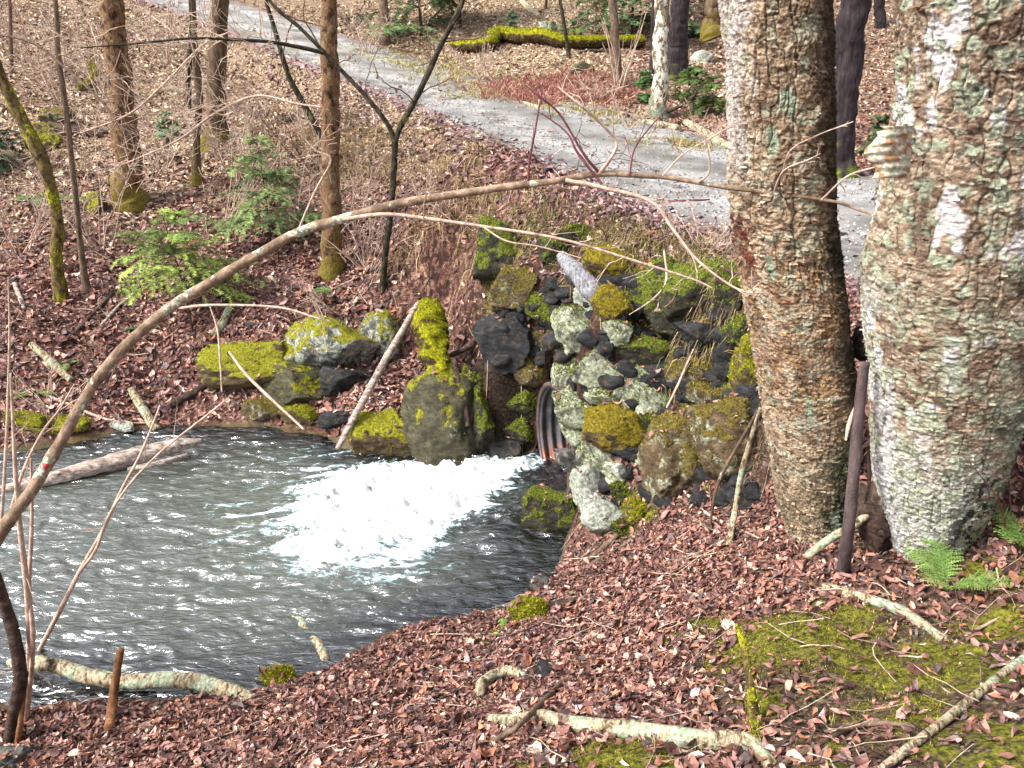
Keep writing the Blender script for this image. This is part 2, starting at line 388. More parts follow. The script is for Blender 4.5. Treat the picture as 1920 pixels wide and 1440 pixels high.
# ground: soil under the leaves, moss where the attribute says so
def ground_mat():
    s = NT("forest_floor", .85, .2)
    big = s.noise(.9, 4); fine = s.noise(38, 5, .7); mid = s.noise(9, 4)
    lv = s.voro(26, out="Color", scale=(1, 1, .6)); sep = s.n("ShaderNodeSeparateColor"); s.l(lv, sep.inputs[0])
    litter = s.ramp(sep.outputs[0], [(0, C(48, 30, 28)), (.3, C(92, 60, 54)), (.6, C(128, 88, 78)), (.85, C(152, 112, 98)), (1, C(176, 146, 126))])
    litter = s.mix(s.mask(fine, .3, .7), C(42, 28, 24), litter)
    pale = s.ramp(sep.outputs[1], [(0, C(84, 66, 50)), (.5, C(150, 128, 100)), (1, C(190, 170, 140))])
    litter = s.mix(s.attr("pale"), litter, s.mix(s.mask(fine, .3, .6), C(70, 55, 40), pale))
    bits = s.voro(95, out='Color'); bs = s.n('ShaderNodeSeparateColor'); s.l(bits, bs.inputs[0])
    soil = s.ramp(s.math('ADD', s.math('MULTIPLY', fine, .6), s.math('MULTIPLY', bs.outputs[0], .4)), [(.25, C(22, 18, 13)), (.45, C(54, 45, 33)), (.6, C(88, 76, 56)), (.72, C(126, 112, 88)), (.85, C(170, 156, 132))])
    soil = s.mix(s.attr('wet'), soil, s.mix(1.0, soil, (.22, .2, .18, 1), 'MULTIPLY'))  # wet soil, darkened further as painted shade in the headwall gaps
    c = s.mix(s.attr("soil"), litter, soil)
    moss = s.ramp(s.noise(55, 4, .7), [(.28, C(26, 28, 9)), (.42, C(62, 62, 20)), (.56, C(112, 110, 34)), (.68, C(134, 126, 48)), (.8, C(96, 70, 32))])
    mk = s.math('MULTIPLY', s.attr("moss"), 1.0)
    mk2 = s.mask(s.math('ADD', mk, s.math('MULTIPLY', s.math('SUBTRACT', mid, .5), 1.1)), .42, .6)
    c = s.mix(mk2, c, moss)
    bed = s.ramp(s.voro(7, out="Color"), [(.0, C(58, 48, 32)), (.4, C(92, 76, 48)), (.7, C(70, 70, 52)), (1, C(120, 96, 58))])
    c = s.mix(s.attr("bed"), c, bed)
    b = s.bump(s.noise(60, 5, .7), .02, .9); b = s.bump(sep.outputs[0], .012, .8, b)
    return s.fin(c, b)
M['ground'] = ground_mat()
def road_mat():
    s = NT("gravel_road", .85, .25)
    c = s.ramp(s.noise(130, 3, .7), [(.28, C(88, 86, 84)), (.45, C(138, 136, 133)), (.62, C(162, 160, 156)), (.8, C(192, 190, 186))])
    big = s.ramp(s.noise(1.4, 4), [(.35, C(176, 173, 170)), (.65, C(255, 255, 255))])
    c = s.mix(1.0, c, big, 'MULTIPLY')
    c = s.mix(s.math('MULTIPLY', s.math('MULTIPLY', s.attr("track"), s.mask(s.noise(2.2, 4, .6), .35, .6)), .6), c, C(188, 187, 186))
    litter = s.ramp(s.voro(30, out="Color"), [(0, C(70, 50, 50)), (.5, C(140, 108, 108)), (1, C(178, 150, 148))])
    f = s.mask(s.math('ADD', s.attr("edge"), s.math('MULTIPLY', s.math('SUBTRACT', s.noise(4, 6, .7), .5), 1.9)), .5, .8)
    c = s.mix(f, c, litter)
    b = s.bump(s.noise(120, 3, .7), .02, .8); b = s.bump(s.noise(12, 4), .03, .5, b)
    return s.fin(c, b)
M['road'] = road_mat()
def rock_mat(name, stone, lichen, moss, lic=.5, mos=.5, bright=1.0):
    """stone, lichen and moss each as dark / mid / light; lic and mos from 0 (none) to 1 (all over); moss grows on upward faces"""
    s = NT(name, .82, .3)
    st = s.ramp(s.noise(9, 6, .65, (1, 1, 2.2)), [(.3, stone[0]), (.5, stone[1]), (.7, stone[2])])
    li = s.ramp(s.noise(38, 5, .7), [(.32, lichen[0]), (.5, lichen[1]), (.66, lichen[2])])
    lm = s.mask(s.noise(7, 8, .74, dist=.5), .74 - lic * .5, .84 - lic * .5)
    c = s.mix(lm, st, li)
    br = s.mask(s.noise(11, 5, .7, dist=.4), .56, .66); c = s.mix(s.math('MULTIPLY', br, .75), c, C(96, 74, 48))
    sp = s.mask(s.noise(75, 3, .6), .62, .68); c = s.mix(s.math('MULTIPLY', sp, .6), c, stone[0])
    mo = s.ramp(s.noise(60, 5, .75), [(.28, moss[0]), (.45, moss[1]), (.62, moss[2]), (.78, moss[1])])
    u = s.math('MULTIPLY', s.upness(), .42)
    k = s.math('ADD', u, s.math('MULTIPLY', s.math('SUBTRACT', s.noise(6.5, 5, .62), .5), 1.25))
    mm = s.mask(k, .62 - mos * .85, .72 - mos * .85)
    c = s.mix(mm, c, mo)
    b = s.bump(s.noise(22, 6, .7, (1, 1, 1.8)), .03, .9); b = s.bump(s.noise(110, 4, .75), .012, 1.0, b)
    hm = s.math('MULTIPLY', mm, s.noise(70, 4, .7)); b = s.bump(hm, .03, 1.0, b)
    return s.fin(c, b)
GREY = (C(34, 34, 34), C(84, 84, 80), C(132, 132, 126)); DARK = (C(16, 17, 18), C(40, 41, 43), C(70, 70, 72))
BRN = (C(44, 36, 24), C(92, 76, 54), C(134, 114, 86))
LICH = (C(88, 93, 76), C(158, 164, 138), C(210, 214, 192)); LICW = (C(92, 98, 88), C(164, 170, 156), C(214, 217, 208))
MOSY = (C(50, 52, 8), C(128, 128, 20), C(176, 172, 44)); MOSG = (C(22, 30, 8), C(78, 92, 22), C(140, 148, 44)); MOSO = (C(58, 52, 10), C(128, 112, 22), C(168, 152, 44))
MOSB = (C(46, 40, 14), C(100, 88, 34), C(146, 128, 62))
M['r_mossy'] = rock_mat("stone_yellow_moss", BRN, LICH, MOSY, .25, .62)
M['r_tilt'] = rock_mat("stone_moss_over_lichen", GREY, LICW, MOSY, .6, .5)
M['r_pale'] = rock_mat("stone_pale_lichen", GREY, LICH, MOSG, .74, .28)
M['r_white'] = rock_mat("stone_white_lichen", GREY, LICW, MOSG, .8, .12)
M['r_brown'] = rock_mat("stone_brown_moss", BRN, LICH, MOSB, .5, .55)
M['r_dark'] = rock_mat("stone_dark_wet", DARK, GREY, MOSG, .12, .08)
M['r_green'] = rock_mat("stone_dark_green_moss", (C(24, 23, 18), C(52, 49, 40), C(84, 80, 66)), LICH, MOSG, .3, .62)
M['r_gold'] = rock_mat("stone_gold_moss", BRN, LICH, MOSO, .3, .8)
M['r_grey'] = rock_mat("stone_grey_layered", GREY, LICH, MOSG, .35, .1)
M['r_boulder'] = rock_mat("boulder_dark_moss", (C(34, 33, 24), C(72, 69, 52), C(106, 101, 78)), LICH, MOSY, .25, .4)
def bark_mat(name, stops, sc=14, stretch=(1, 1, .22), lich=None, lamt=.4, moss=None, mtop=-9.0, bumpd=.02, crack=.5):
    s = NT(name, .85, .2)
    n = s.noise(sc, 6, .68, stretch, .4)
    c = s.ramp(n, stops)
    if lich: c = s.mix(s.mask(s.noise(7, 6, .7, (1, 1, .7)), .72 - lamt * .4, .78 - lamt * .4), c, s.ramp(s.noise(60, 3), [(.35, lich[0]), (.65, lich[-1])]))
    if moss:
        x = s.n("ShaderNodeSeparateXYZ"); s.l(s.co(), x.inputs[0])
        k = s.math('ADD', s.math('MULTIPLY', x.outputs[2], -1.0), s.math('MULTIPLY', s.math('SUBTRACT', s.noise(5, 4), .5), 1.6))
        c = s.mix(s.mask(k, -mtop - .15, -mtop + .2), c, s.ramp(s.noise(70, 4, .7), [(.3, moss[0]), (.5, moss[1]), (.7, moss[2])]))
    b = s.bump(n, bumpd, crack * 1.6); b = s.bump(s.noise(90, 4, .7), .006, .8, b)
    return s.fin(c, b)
M['b_orange'] = bark_mat("flaky_orange_bark", [(.34, C(24, 18, 13)), (.44, C(70, 54, 38)), (.5, C(128, 92, 64)), (.55, C(80, 66, 50)), (.62, C(146, 124, 96)), (.7, C(60, 46, 34))], 15, (1, 1, .6), MOSB, .3, MOSB, .35)
M['b_grey'] = bark_mat("grey_brown_bark", [(.3, C(34, 27, 20)), (.5, C(84, 68, 52)), (.7, C(124, 106, 86))], 18, (1, 1, .16), MOSB, .2, MOSB, .3)
M['b_bare'] = bark_mat("bare_orange_wood", [(.3, C(52, 36, 26)), (.5, C(128, 88, 60)), (.7, C(172, 130, 96))], 18, (1, 1, .3), None, bumpd=.015)
M['b_dark'] = bark_mat("dark_conifer_bark", [(.3, C(18, 15, 17)), (.5, C(44, 37, 40)), (.72, C(74, 62, 62))], 22, (1, 1, .18), MOSG, .1, MOSG, .12)
M['b_speck'] = bark_mat("lichen_speckled_bark", [(.35, C(52, 44, 34)), (.55, C(104, 92, 74)), (.7, C(140, 126, 106))], 12, (1, 1, .5), (C(170, 166, 150), C(214, 210, 196)), .62, (C(70, 84, 70), C(104, 120, 100), C(140, 152, 130)), .3)
M['b_moss'] = bark_mat("moss_grown_bark", [(.32, C(30, 24, 14)), (.44, C(72, 58, 34)), (.55, C(112, 96, 58)), (.66, C(60, 48, 30))], 18, (1, 1, .7), MOSY, .5, bumpd=.03)
M['b_thin'] = bark_mat("smooth_thin_bark", [(.3, C(58, 46, 38)), (.55, C(106, 88, 74)), (.75, C(146, 126, 108))], 30, (1, 1, .4), LICH, .15, bumpd=.006)
M['b_black'] = bark_mat("dark_sapling_bark", [(.3, C(16, 15, 12)), (.5, C(44, 41, 32)), (.7, C(90, 84, 62))], 26, (1, 1, .7), (C(84, 84, 50), C(120, 124, 84)), .3, bumpd=.006)
M['b_arc'] = bark_mat("smooth_arching_bark", [(.28, C(74, 58, 46)), (.5, C(124, 104, 86)), (.72, C(172, 150, 132))], 20, (1, 1, 1), LICH, .38, bumpd=.006)
M['b_pale'] = bark_mat("pale_twig_bark", [(.3, C(128, 104, 92)), (.55, C(186, 162, 146)), (.75, C(216, 198, 182))], 30, (1, 1, .6), None, bumpd=.004)
M['b_red'] = bark_mat("red_twig_bark", [(.3, C(74, 36, 40)), (.6, C(118, 70, 74)), (.8, C(160, 120, 118))], 30, (1, 1, .6), None, bumpd=.003)
M['b_birch'] = bark_mat("white_birch_bark", [(.3, C(34, 28, 20)), (.42, C(92, 78, 58)), (.5, C(150, 136, 110)), (.6, C(182, 170, 146)), (.7, C(104, 92, 66))], 24, (2.2, 1, 1), (C(120, 130, 106), C(176, 186, 162)), .5, None, bumpd=.02)
M['b_drift'] = bark_mat("bleached_driftwood", [(.3, C(56, 46, 42)), (.43, C(128, 112, 104)), (.55, C(172, 158, 148)), (.7, C(202, 190, 178))], 34, (.22, 1, 1), None, bumpd=.03)
M['b_rot'] = bark_mat("rotten_dark_wood", [(.3, C(26, 20, 18)), (.5, C(64, 50, 44)), (.7, C(104, 84, 72))], 20, (1, 1, 1), MOSG, .18, bumpd=.02)
M['b_greywood'] = bark_mat("weathered_grey_wood", [(.3, C(52, 52, 54)), (.45, C(112, 113, 117)), (.6, C(160, 160, 166)), (.72, C(84, 84, 88))], 70, (1, 1, .1), None, bumpd=.02)
M['b_purple'] = bark_mat("smooth_purple_grey_bark", [(.3, C(52, 42, 44)), (.55, C(88, 74, 74)), (.75, C(118, 104, 100))], 20, (1, 1, .3), None, bumpd=.006)
M['b_mosslog'] = bark_mat("moss_covered_log_bark", [(.3, C(34, 26, 16)), (.5, C(70, 56, 38)), (.7, C(104, 88, 64))], 16, (.3, 1, 1), None)
def mosslog():
    s = NT("moss_on_log", .9, .1)
    br = s.ramp(s.noise(16, 5), [(.3, C(30, 23, 14)), (.55, C(74, 60, 42)), (.75, C(110, 94, 68))])
    mo = s.ramp(s.noise(50, 5, .7), [(.3, MOSY[0]), (.5, MOSY[1]), (.7, MOSY[2])])
    k = s.math('ADD', s.upness(), s.math('MULTIPLY', s.math('SUBTRACT', s.noise(7, 4), .5), 1.2))
    return s.fin(s.mix(s.mask(k, .1, .4), br, mo), s.bump(s.noise(50, 5, .7), .02, 1))
M['mosslog'] = mosslog()
def hero_bark(name, strokes):
    s = NT(name, .8, .25); c = s.attr("Col", "Color")
    st = s.noise(30, 7, .75, (1, 1, strokes), .5)
    c = s.mix(1.0, c, s.ramp(st, [(.28, (.30, .27, .24)), (.42, (.78, .76, .73)), (.58, (1.15, 1.12, 1.08)), (.74, (1.5, 1.46, 1.42))]), 'MULTIPLY')
    fl = s.noise(75, 4, .7, (1, 1, strokes * .5)); c = s.mix(1.0, c, s.ramp(fl, [(.3, (.62, .6, .58)), (.6, (1.1, 1.08, 1.06))]), 'MULTIPLY')
    b = s.bump(st, .022, 1.0); b = s.bump(fl, .008, 1.0, b)
    return s.fin(c, b)
M['heroA'] = hero_bark("shaggy_birch_bark", 3.2); M['heroB'] = hero_bark("lichen_birch_bark", 1.7)
def pipe_mat():
    s = NT("galvanised_corrugated_steel", .45, .5)
    c = s.ramp(s.noise(7, 5, .6), [(.3, C(58, 58, 60)), (.55, C(92, 92, 95)), (.75, C(124, 124, 128))])
    ru = s.ramp(s.noise(30, 4), [(.3, C(64, 26, 20)), (.6, C(126, 62, 34)), (.8, C(160, 96, 52))])
    c = s.mix(s.attr("rust"), c, ru); s.b.inputs["Metallic"].default_value = .35
    return s.fin(c, s.bump(s.noise(60, 3), .004, .5))
M['pipe'] = pipe_mat()
def water_mat():
    m = bpy.data.materials.new("stream_water"); m.use_nodes = True; s = NT.__new__(NT); s.m = m; s.t = m.node_tree; s._co = None
    for nd in list(s.t.nodes): s.t.nodes.remove(nd)
    s.out = s.n("ShaderNodeOutputMaterial")
    bmp = s.bump(s.noise(12, 3, .5, (.7, 2.2, 1), 1.2), .05, .45)
    gl = s.n("ShaderNodeBsdfGlossy"); gl.inputs["Roughness"].default_value = .06; gl.inputs["Color"].default_value = (.95, .97, 1, 1); s.l(bmp, gl.inputs["Normal"])
    tr = s.n("ShaderNodeBsdfTransparent"); tr.inputs["Color"].default_value = (.34, .36, .30, 1)
    df = s.n("ShaderNodeBsdfDiffuse"); df.inputs["Color"].default_value = C(80, 86, 76)
    fr = s.n("ShaderNodeFresnel"); fr.inputs["IOR"].default_value = 2.35; s.l(bmp, fr.inputs["Normal"])
    body = s.n("ShaderNodeMixShader"); s.l(s.attr("murk"), body.inputs[0]); s.l(tr.outputs[0], body.inputs[1]); s.l(df.outputs[0], body.inputs[2])
    w = s.n("ShaderNodeMixShader"); s.l(fr.outputs[0], w.inputs[0]); s.l(body.outputs[0], w.inputs[1]); s.l(gl.outputs[0], w.inputs[2])
    fo = s.n("ShaderNodeBsdfPrincipled"); fo.inputs["Roughness"].default_value = .5; s.l(s.ramp(s.attr('foam'), [(.2, (.30, .50, .54)), (.55, (.58, .74, .78)), (.85, (.74, .77, .79))]), fo.inputs['Base Color'])
    s.l(s.bump(s.noise(45, 5, .75), .03, .8), fo.inputs["Normal"])
    f = s.math('ADD', s.attr("foam"), s.math('MULTIPLY', s.math('SUBTRACT', s.noise(9, 7, .75, (.7, 1.9, 1), 1.2), .5), 2.2))
    fm = s.mask(f, .42, .68)
    fx = s.n("ShaderNodeMixShader"); s.l(fm, fx.inputs[0]); s.l(w.outputs[0], fx.inputs[1]); s.l(fo.outputs[0], fx.inputs[2])
    s.l(fx.outputs[0], s.out.inputs[0]); return m
M['water'] = water_mat()
M['foam'] = NT("white_foam", .5, .4).fin((.92, .94, .96, 1))
# ---------------------------------------------------------------- culvert axis and foam (real ground plan)
PM = np.array([.50, 5.76, .38]); PA = np.array([.965, .26, 0.0]); PA /= np.linalg.norm(PA); PN = np.array([-PA[1], PA[0], 0.0]); PR = .475
FOAM_PX = [(1012, 862), (900, 860), (760, 868), (650, 880), (570, 915), (545, 965), (540, 1030), (600, 1065), (700, 1058), (800, 1030), (862, 985), (925, 955), (1030, 915)]
foam_poly = np.array([PZ(u, v, 0)[:2] for u, v in FOAM_PX])
# moss patches on the ground: (u, v, radius m, strength)
MOSS_SPOTS = [(1480, 1190, .34, 1), (1570, 1170, .22, .9), (1330, 1175, .16, .8), (1250, 1195, .1, .6), (1150, 1425, .22, 1.0), (1000, 1435, .16, .7), (1840, 1080, .25, .6), (1800, 1250, .3, .75), (1650, 1260, .25, .7),
              (1700, 1330, .3, .6), (1880, 1180, .2, .8), (1880, 1400, .35, .65), (1560, 1420, .2, .6), (1430, 1320, .1, .9), (1180, 960, .2, .8), (1300, 850, .35, .75), (1230, 920, .2, .9), (1400, 730, .25, .9), (1390, 650, .25, .8),
              (520, 1275, .14, .8), (990, 1150, .12, .9), (900, 1215, .1, .6), (880, 1150, .1, .5), (1180, 480, .3, .9), (1130, 440, .3, .7), (1250, 540, .35, .7), (1330, 500, .3, .5), (1000, 430, .3, .5), (950, 480, .3, .6),
              (930, 540, .25, .6), (1050, 450, .25, .6), (740, 320, .3, .4), (900, 330, .3, .4), (1350, 580, .3, .7), (60, 790, .3, .5), (100, 800, .3, .5), (420, 700, .2, .4),
              (880, 150, 1.1, .7), (960, 165, 1.1, .7), (1020, 150, 1.0, .6), (820, 145, .9, .5), (1100, 90, 1.0, .45), (300, 215, .7, .5), (240, 240, .6, .4), (120, 100, .9, .3), (160, 130, .8, .3), (640, 290, .4, .3)]
_ms = [(G(u, v), r, s) for u, v, r, s in MOSS_SPOTS]
def moss_at(x, y):
    m = np.zeros(len(x))
    for p, r, s in _ms:
        m = np.maximum(m, s * np.exp(-((x - p[0]) ** 2 + (y - p[1]) ** 2) / (r * r)))
    return m
SOIL_SHADE_SPOTS = [(1700, 1200, .35, .9), (1560, 1330, .4, .9), (1750, 1380, .4, .8), (1850, 1300, .35, .8), (1600, 1240, .3, .95), (1500, 1300, .3, .8), (1820, 1400, .4, .9), (1880, 1200, .3, .8), (1700, 1290, .4, .95), (1660, 1010, .18, 1), (1280, 570, .35, .9), (960, 730, .45, 1), (940, 800, .35, 1), (900, 700, .2, .9), (640, 700, .25, 1),  # bare soil; in wall gaps and the birch hollow also painted shade
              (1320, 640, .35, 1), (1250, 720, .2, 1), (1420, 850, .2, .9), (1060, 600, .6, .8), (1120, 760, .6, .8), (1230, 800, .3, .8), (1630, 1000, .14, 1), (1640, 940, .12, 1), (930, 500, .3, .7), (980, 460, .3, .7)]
_ss = [(G(u, v), r, s) for u, v, r, s in SOIL_SHADE_SPOTS]
def soil_shade_at(x, y):
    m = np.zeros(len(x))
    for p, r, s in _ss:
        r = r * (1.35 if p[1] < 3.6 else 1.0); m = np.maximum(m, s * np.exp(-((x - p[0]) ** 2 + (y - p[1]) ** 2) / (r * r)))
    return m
def pale_at(x, y):
    return np.clip(sstep(9.0, 13.5, y + .25 * np.abs(x + 3) + 1.2 * fbm2(x, y, .5, 2, 31)) * (1 - sstep(-1.5, 2.5, x - y * .05 + 1.2 * fbm2(x, y, .4, 2, 33))) * .85 + .55 * sstep(12, 17, y) * (x > -1), 0, 1)

# ---------------------------------------------------------------- forest floor
def build_ground():
    fa = np.radians(np.linspace(-50, 50, 640)); ba = np.radians(np.linspace(50, 310, 60))[1:-1]
    ang = np.r_[fa, ba]; na = len(ang)
    rs = np.r_[np.linspace(.5, 1.6, 18)[:-1], 1.6 * np.exp(np.linspace(0, math.log(30 / 1.6), 520))[:-1], np.exp(np.linspace(math.log(30), math.log(260), 60))]
    A, RR = np.meshgrid(ang, rs); x = (np.sin(A) * RR).ravel(); y = (np.cos(A) * RR).ravel()
    z = terrain_z(x, y)
    i = np.arange(len(rs) - 1)[:, None] * na; j = np.arange(na)[None]; k = (j + 1) % na
    q = np.stack([i + j, i + k, i + na + k, i + na + j], -1).reshape(-1, 4)
    pts = np.c_[x, y, z]; rel = pts - PM
    s_ = rel @ PA; l_ = rel @ PN; hole = (s_ > -.5) & (s_ < 2.4) & (l_ ** 2 + rel[:, 2] ** 2 < (PR - .01) ** 2)
    q = q[~hole[q].any(1)]
    c = len(pts); pts = np.vstack([pts, [0, 0, tz(0, 0)]])
    mb = MB(); mb.add(pts, [(c, (w + 1) % na, w) for w in range(na)][::1], q[:, ::-1])
    x = np.r_[x, 0]; y = np.r_[y, 0]
    sd = poly_sd(x, y, pool)
    o = mb.build("ground", M['ground'], colors=False, attrs=dict(moss=moss_at(x, y), soil=soil_shade_at(x, y), wet=sstep(4.5, 5.0, y) * (x > -1.2) * (y < 8), pale=pale_at(x, y), bed=1 - sstep(-.02, .06, sd)))  # wet also carries the painted shade of the headwall gaps
    tag(o, kind="structure"); return o
build_ground()

# ---------------------------------------------------------------- gravel road
def build_road():
    n = 520; c = catmull(ROAD, n); t = np.gradient(c[:, :2], axis=0); t /= np.linalg.norm(t, axis=1)[:, None]
    nr = np.c_[-t[:, 1], t[:, 0]]
    off = np.linspace(-1, 1, 61); X = []; E = []; TRK = []
    for k in range(n):
        for o_ in off:
            w = ROADW * 1.12
            X.append((c[k, 0] + nr[k, 0] * o_ * w, c[k, 1] + nr[k, 1] * o_ * w)); E.append(abs(o_) if o_ < 0 else o_); TRK.append(math.exp(-((abs(o_) - .42) / .2) ** 2))
    X = np.array(X); E = np.array(E); z = terrain_z(X[:, 0], X[:, 1])
    z = z + .012 + .015 * (1 - E ** 2) - .02 * np.array(TRK) * (E < .9) + .006 * fbm2(X[:, 0], X[:, 1], 6, 3, 77) - .10 * np.clip(E - .96, 0, 1)
    m = len(off); i = np.arange(n - 1)[:, None] * m; j = np.arange(m - 1)[None]
    q = np.stack([i + j, i + j + 1, i + m + j + 1, i + m + j], -1).reshape(-1, 4)
    mb = MB(); mb.add(np.c_[X, z], None, q[:, ::-1])
    ed = np.clip((E - .55) / .45, 0, 1) ** 1.5
    o = mb.build("road", M['road'], colors=False, attrs=dict(edge=ed, track=np.array(TRK)))
    tag(o, kind="structure")
build_road()

# ---------------------------------------------------------------- stream
def foam_at(x, y):
    sd = poly_sd(x, y, foam_poly)
    f = np.where(sd < 0, .55 + np.minimum(-sd, .35) * 1.5, .52 * np.exp(-sd / np.where((x < -1.2) & (y > 4.7), .5, .2)))
    # streaks drawn out downstream (to the left) and a dark tongue of clear water out of the pipe
    rx, ry = x - PM[0], y - PM[1]; s = -(rx * PA[0] + ry * PA[1]); l = rx * PN[0] + ry * PN[1]
    tongue = np.exp(-((s - .2) / .5) ** 2) * np.exp(-((l + .1) / .24) ** 2)
    f = f - .8 * tongue
    dn = np.clip(1 - np.maximum(sd, 0) / 1.4, 0, 1) * (s > 1.2)
    f = np.maximum(f, .24 * dn * (y > 4.5))
    return np.clip(f, 0, 1.3), sd, s, l
def build_water():
    xs = np.arange(-4.6, 2.6, .017); ys = np.arange(2.75, 8.6, .017)
    def patch(xs, ys):
        X, Y = np.meshgrid(xs, ys); x = X.ravel(); y = Y.ravel(); nx, ny = len(xs), len(ys)
        f, sd, s, l = foam_at(x, y)
        ground = tps(x, y); psd = poly_sd(x, y, pool)
        q3 = np.stack([x * 3.0, y * 5.2, np.full_like(x, .3)], 1)
        wq = fbm(q3, 2, 41) * .6
        ridg = 1 - np.abs(pnoise(np.stack([x * 2.0 + wq, y * 5.4 + wq, np.zeros_like(x)], 1), 42)) * 2
        ridg2 = 1 - np.abs(pnoise(np.stack([x * 4.6 + wq * 2.5, y * 11.5 - wq * 2, np.zeros_like(x)], 1), 43)) * 2
        ridg3 = 1 - np.abs(pnoise(np.stack([x * 20 + wq * 3, y * 30.0, np.zeros_like(x)], 1), 44)) * 2
        z = (.022 * ridg + .013 * ridg2 + .002 * ridg3) * (.75 + .5 * fbm2(x, y, .9, 2, 46)) - .024
        fi = np.clip((f - .35) / .5, 0, 1)
        tb = np.abs(fbm(np.stack([s * 3.2 + wq, l * 7.5, np.zeros_like(x)], 1), 4, 51, .55))
        z = z * (1 - .5 * fi) + fi * (.015 + .14 * tb + .014 * fbm(np.stack([x * 28, y * 28, np.zeros_like(x)], 1), 3, 55, .6))
        f = f + np.where(f > .12, .42, 0) * fbm(np.stack([s * 1.6, l * 11 + wq, np.zeros_like(x)], 1), 4, 57, .6)
        slope = np.exp(-np.clip(s, -.5, 9) / .45)
        z = z + .07 * slope * (np.abs(l) < .55) * (s > -3)
        # water humps over the sunken boulder below the pipe
        hb = PZ(935, 1003, 0)[:2]; g2 = np.exp(-(((x - hb[0]) / .2) ** 2 + ((y - hb[1]) / .24) ** 2)); z = z + .05 * g2; f = f - .5 * g2
        murk = np.clip(.16 + .42 * sstep(.0, 1.2, -psd) + .25 * np.clip(1.2 - np.maximum(sd, 0), 0, 1), 0, .75)
        murk = murk * (1 - .85 * np.exp(-((x - .05) ** 2 + (y - 4.95) ** 2) / .6)) * sstep(.0, .45, -psd)
        ids = (psd < .25) | ((np.abs(l) < PR) & (s < 0) & (s > -2.4))
        i = np.arange(ny - 1)[:, None] * nx; j = np.arange(nx - 1)[None]
        q = np.stack([i + j, i + j + 1, i + nx + j + 1, i + nx + j], -1).reshape(-1, 4)
        q = q[ids[q].all(1)]
        used = np.zeros(len(x), bool); used[q.ravel()] = True; rm = np.cumsum(used) - 1
        return np.c_[x, y, z][used], rm[q], f[used], murk[used]
    v, q, f, mk = patch(xs, ys)
    v2, q2, f2, mk2 = patch(np.arange(-14, -4.58, .05), np.arange(2.75, 8.9, .05))
    mb = MB(); mb.add(v, None, q); mb.add(v2, None, q2)
    o = mb.build("water", M['water'], colors=False, attrs=dict(foam=np.r_[f, f2], murk=np.r_[mk, mk2]))
    tag(o, kind="structure")
    # flung drops and foam lumps over the boil
    rng = np.random.RandomState(5); mb = MB(); bv, bf = ICO[1]; n = 0
    while n < 500:
        i = rng.randint(len(v))
        if f[i] < .6: continue
        p = v[i] + [rng.normal() * .02, rng.normal() * .02, abs(rng.normal()) * .03]; r = .002 + .006 * rng.rand() ** 2
        mb.add(bv * r * rng.uniform(.6, 1.4, 3) + p, bf); n += 1
    tag(mb.build("splash_drops", M['foam'], colors=False), "white foam drops thrown up over the churning outflow", "foam", kind="stuff")
build_water()

# ---------------------------------------------------------------- corrugated culvert
def build_culvert():
    L, n, sd = 3.2, 560, 72
    s = np.linspace(-.16, L, n); pitch = .085
    def shell(rf, flip, mb, s=s, rust=None, colr=None):
        th = np.linspace(0, 2 * math.pi, sd, endpoint=False)
        ctr = PM[None] + s[:, None] * PA[None]
        v = ctr[:, None] + rf(s)[:, None, None] * (np.cos(th)[None, :, None] * PN[None, None] + np.sin(th)[None, :, None] * np.array([0, 0, 1.0])[None, None])
        i = np.arange(len(s) - 1)[:, None] * sd; j = np.arange(sd)[None]; k = (j + 1) % sd
        q = np.stack([i + j, i + k, i + sd + k, i + sd + j], -1).reshape(-1, 4)
        mb.add(v.reshape(-1, 3), None, q[:, ::-1] if flip else q)
        return np.repeat(s, sd), np.tile(th, len(s)), v.reshape(-1, 3)
    wave = lambda s: .014 * np.cos(2 * math.pi * s / pitch)
    root = empty("culvert_pipe", PM - np.array([0, 0, PR]), "corrugated grey steel culvert pipe pouring white water into the pool", "culvert")
    o0 = np.array(root.location)
    mb = MB(); a1 = shell(lambda s: PR - .02 + wave(s), True, mb); a2 = shell(lambda s: PR + wave(s), False, mb)
    th = np.r_[a1[1], a2[1]]; vv = np.vstack([a1[2], a2[2]])
    rust = np.clip(1.5 - (vv[:, 2] - .02) / .12, 0, 1) * .8 + .5 * np.clip(fbm(vv * 5, 3, 61), 0, 1)
    mb.v = [x - o0 for x in mb.v]
    mb.build("barrel", M['pipe'], root, colors=False, attrs=dict(rust=np.clip(rust, 0, 1)))
    mb = MB(); sr = np.linspace(-.165, -.10, 8)
    b1 = shell(lambda s: np.full(len(s), PR - .024), True, mb, sr); b2 = shell(lambda s: np.full(len(s), PR + .018), False, mb, sr)
    n1 = len(b1[0]); jj = np.arange(sd); kk = (jj + 1) % sd
    mb.add(np.zeros((0, 3)), None, None)
    cap = np.stack([jj, kk, n1 + kk, n1 + jj], -1); mb.q.append(cap); last = n1 - sd
    mb.q.append(np.stack([last + kk, last + jj, n1 + last + jj, n1 + last + kk], -1))
    mb.v = [x - o0 for x in mb.v if len(x)]; mb.c = [x for x in mb.c if len(x)]
    mb.build("rim", M['pipe'], root, colors=False, attrs=dict(rust=np.full(2 * n1, .3)))
build_culvert()

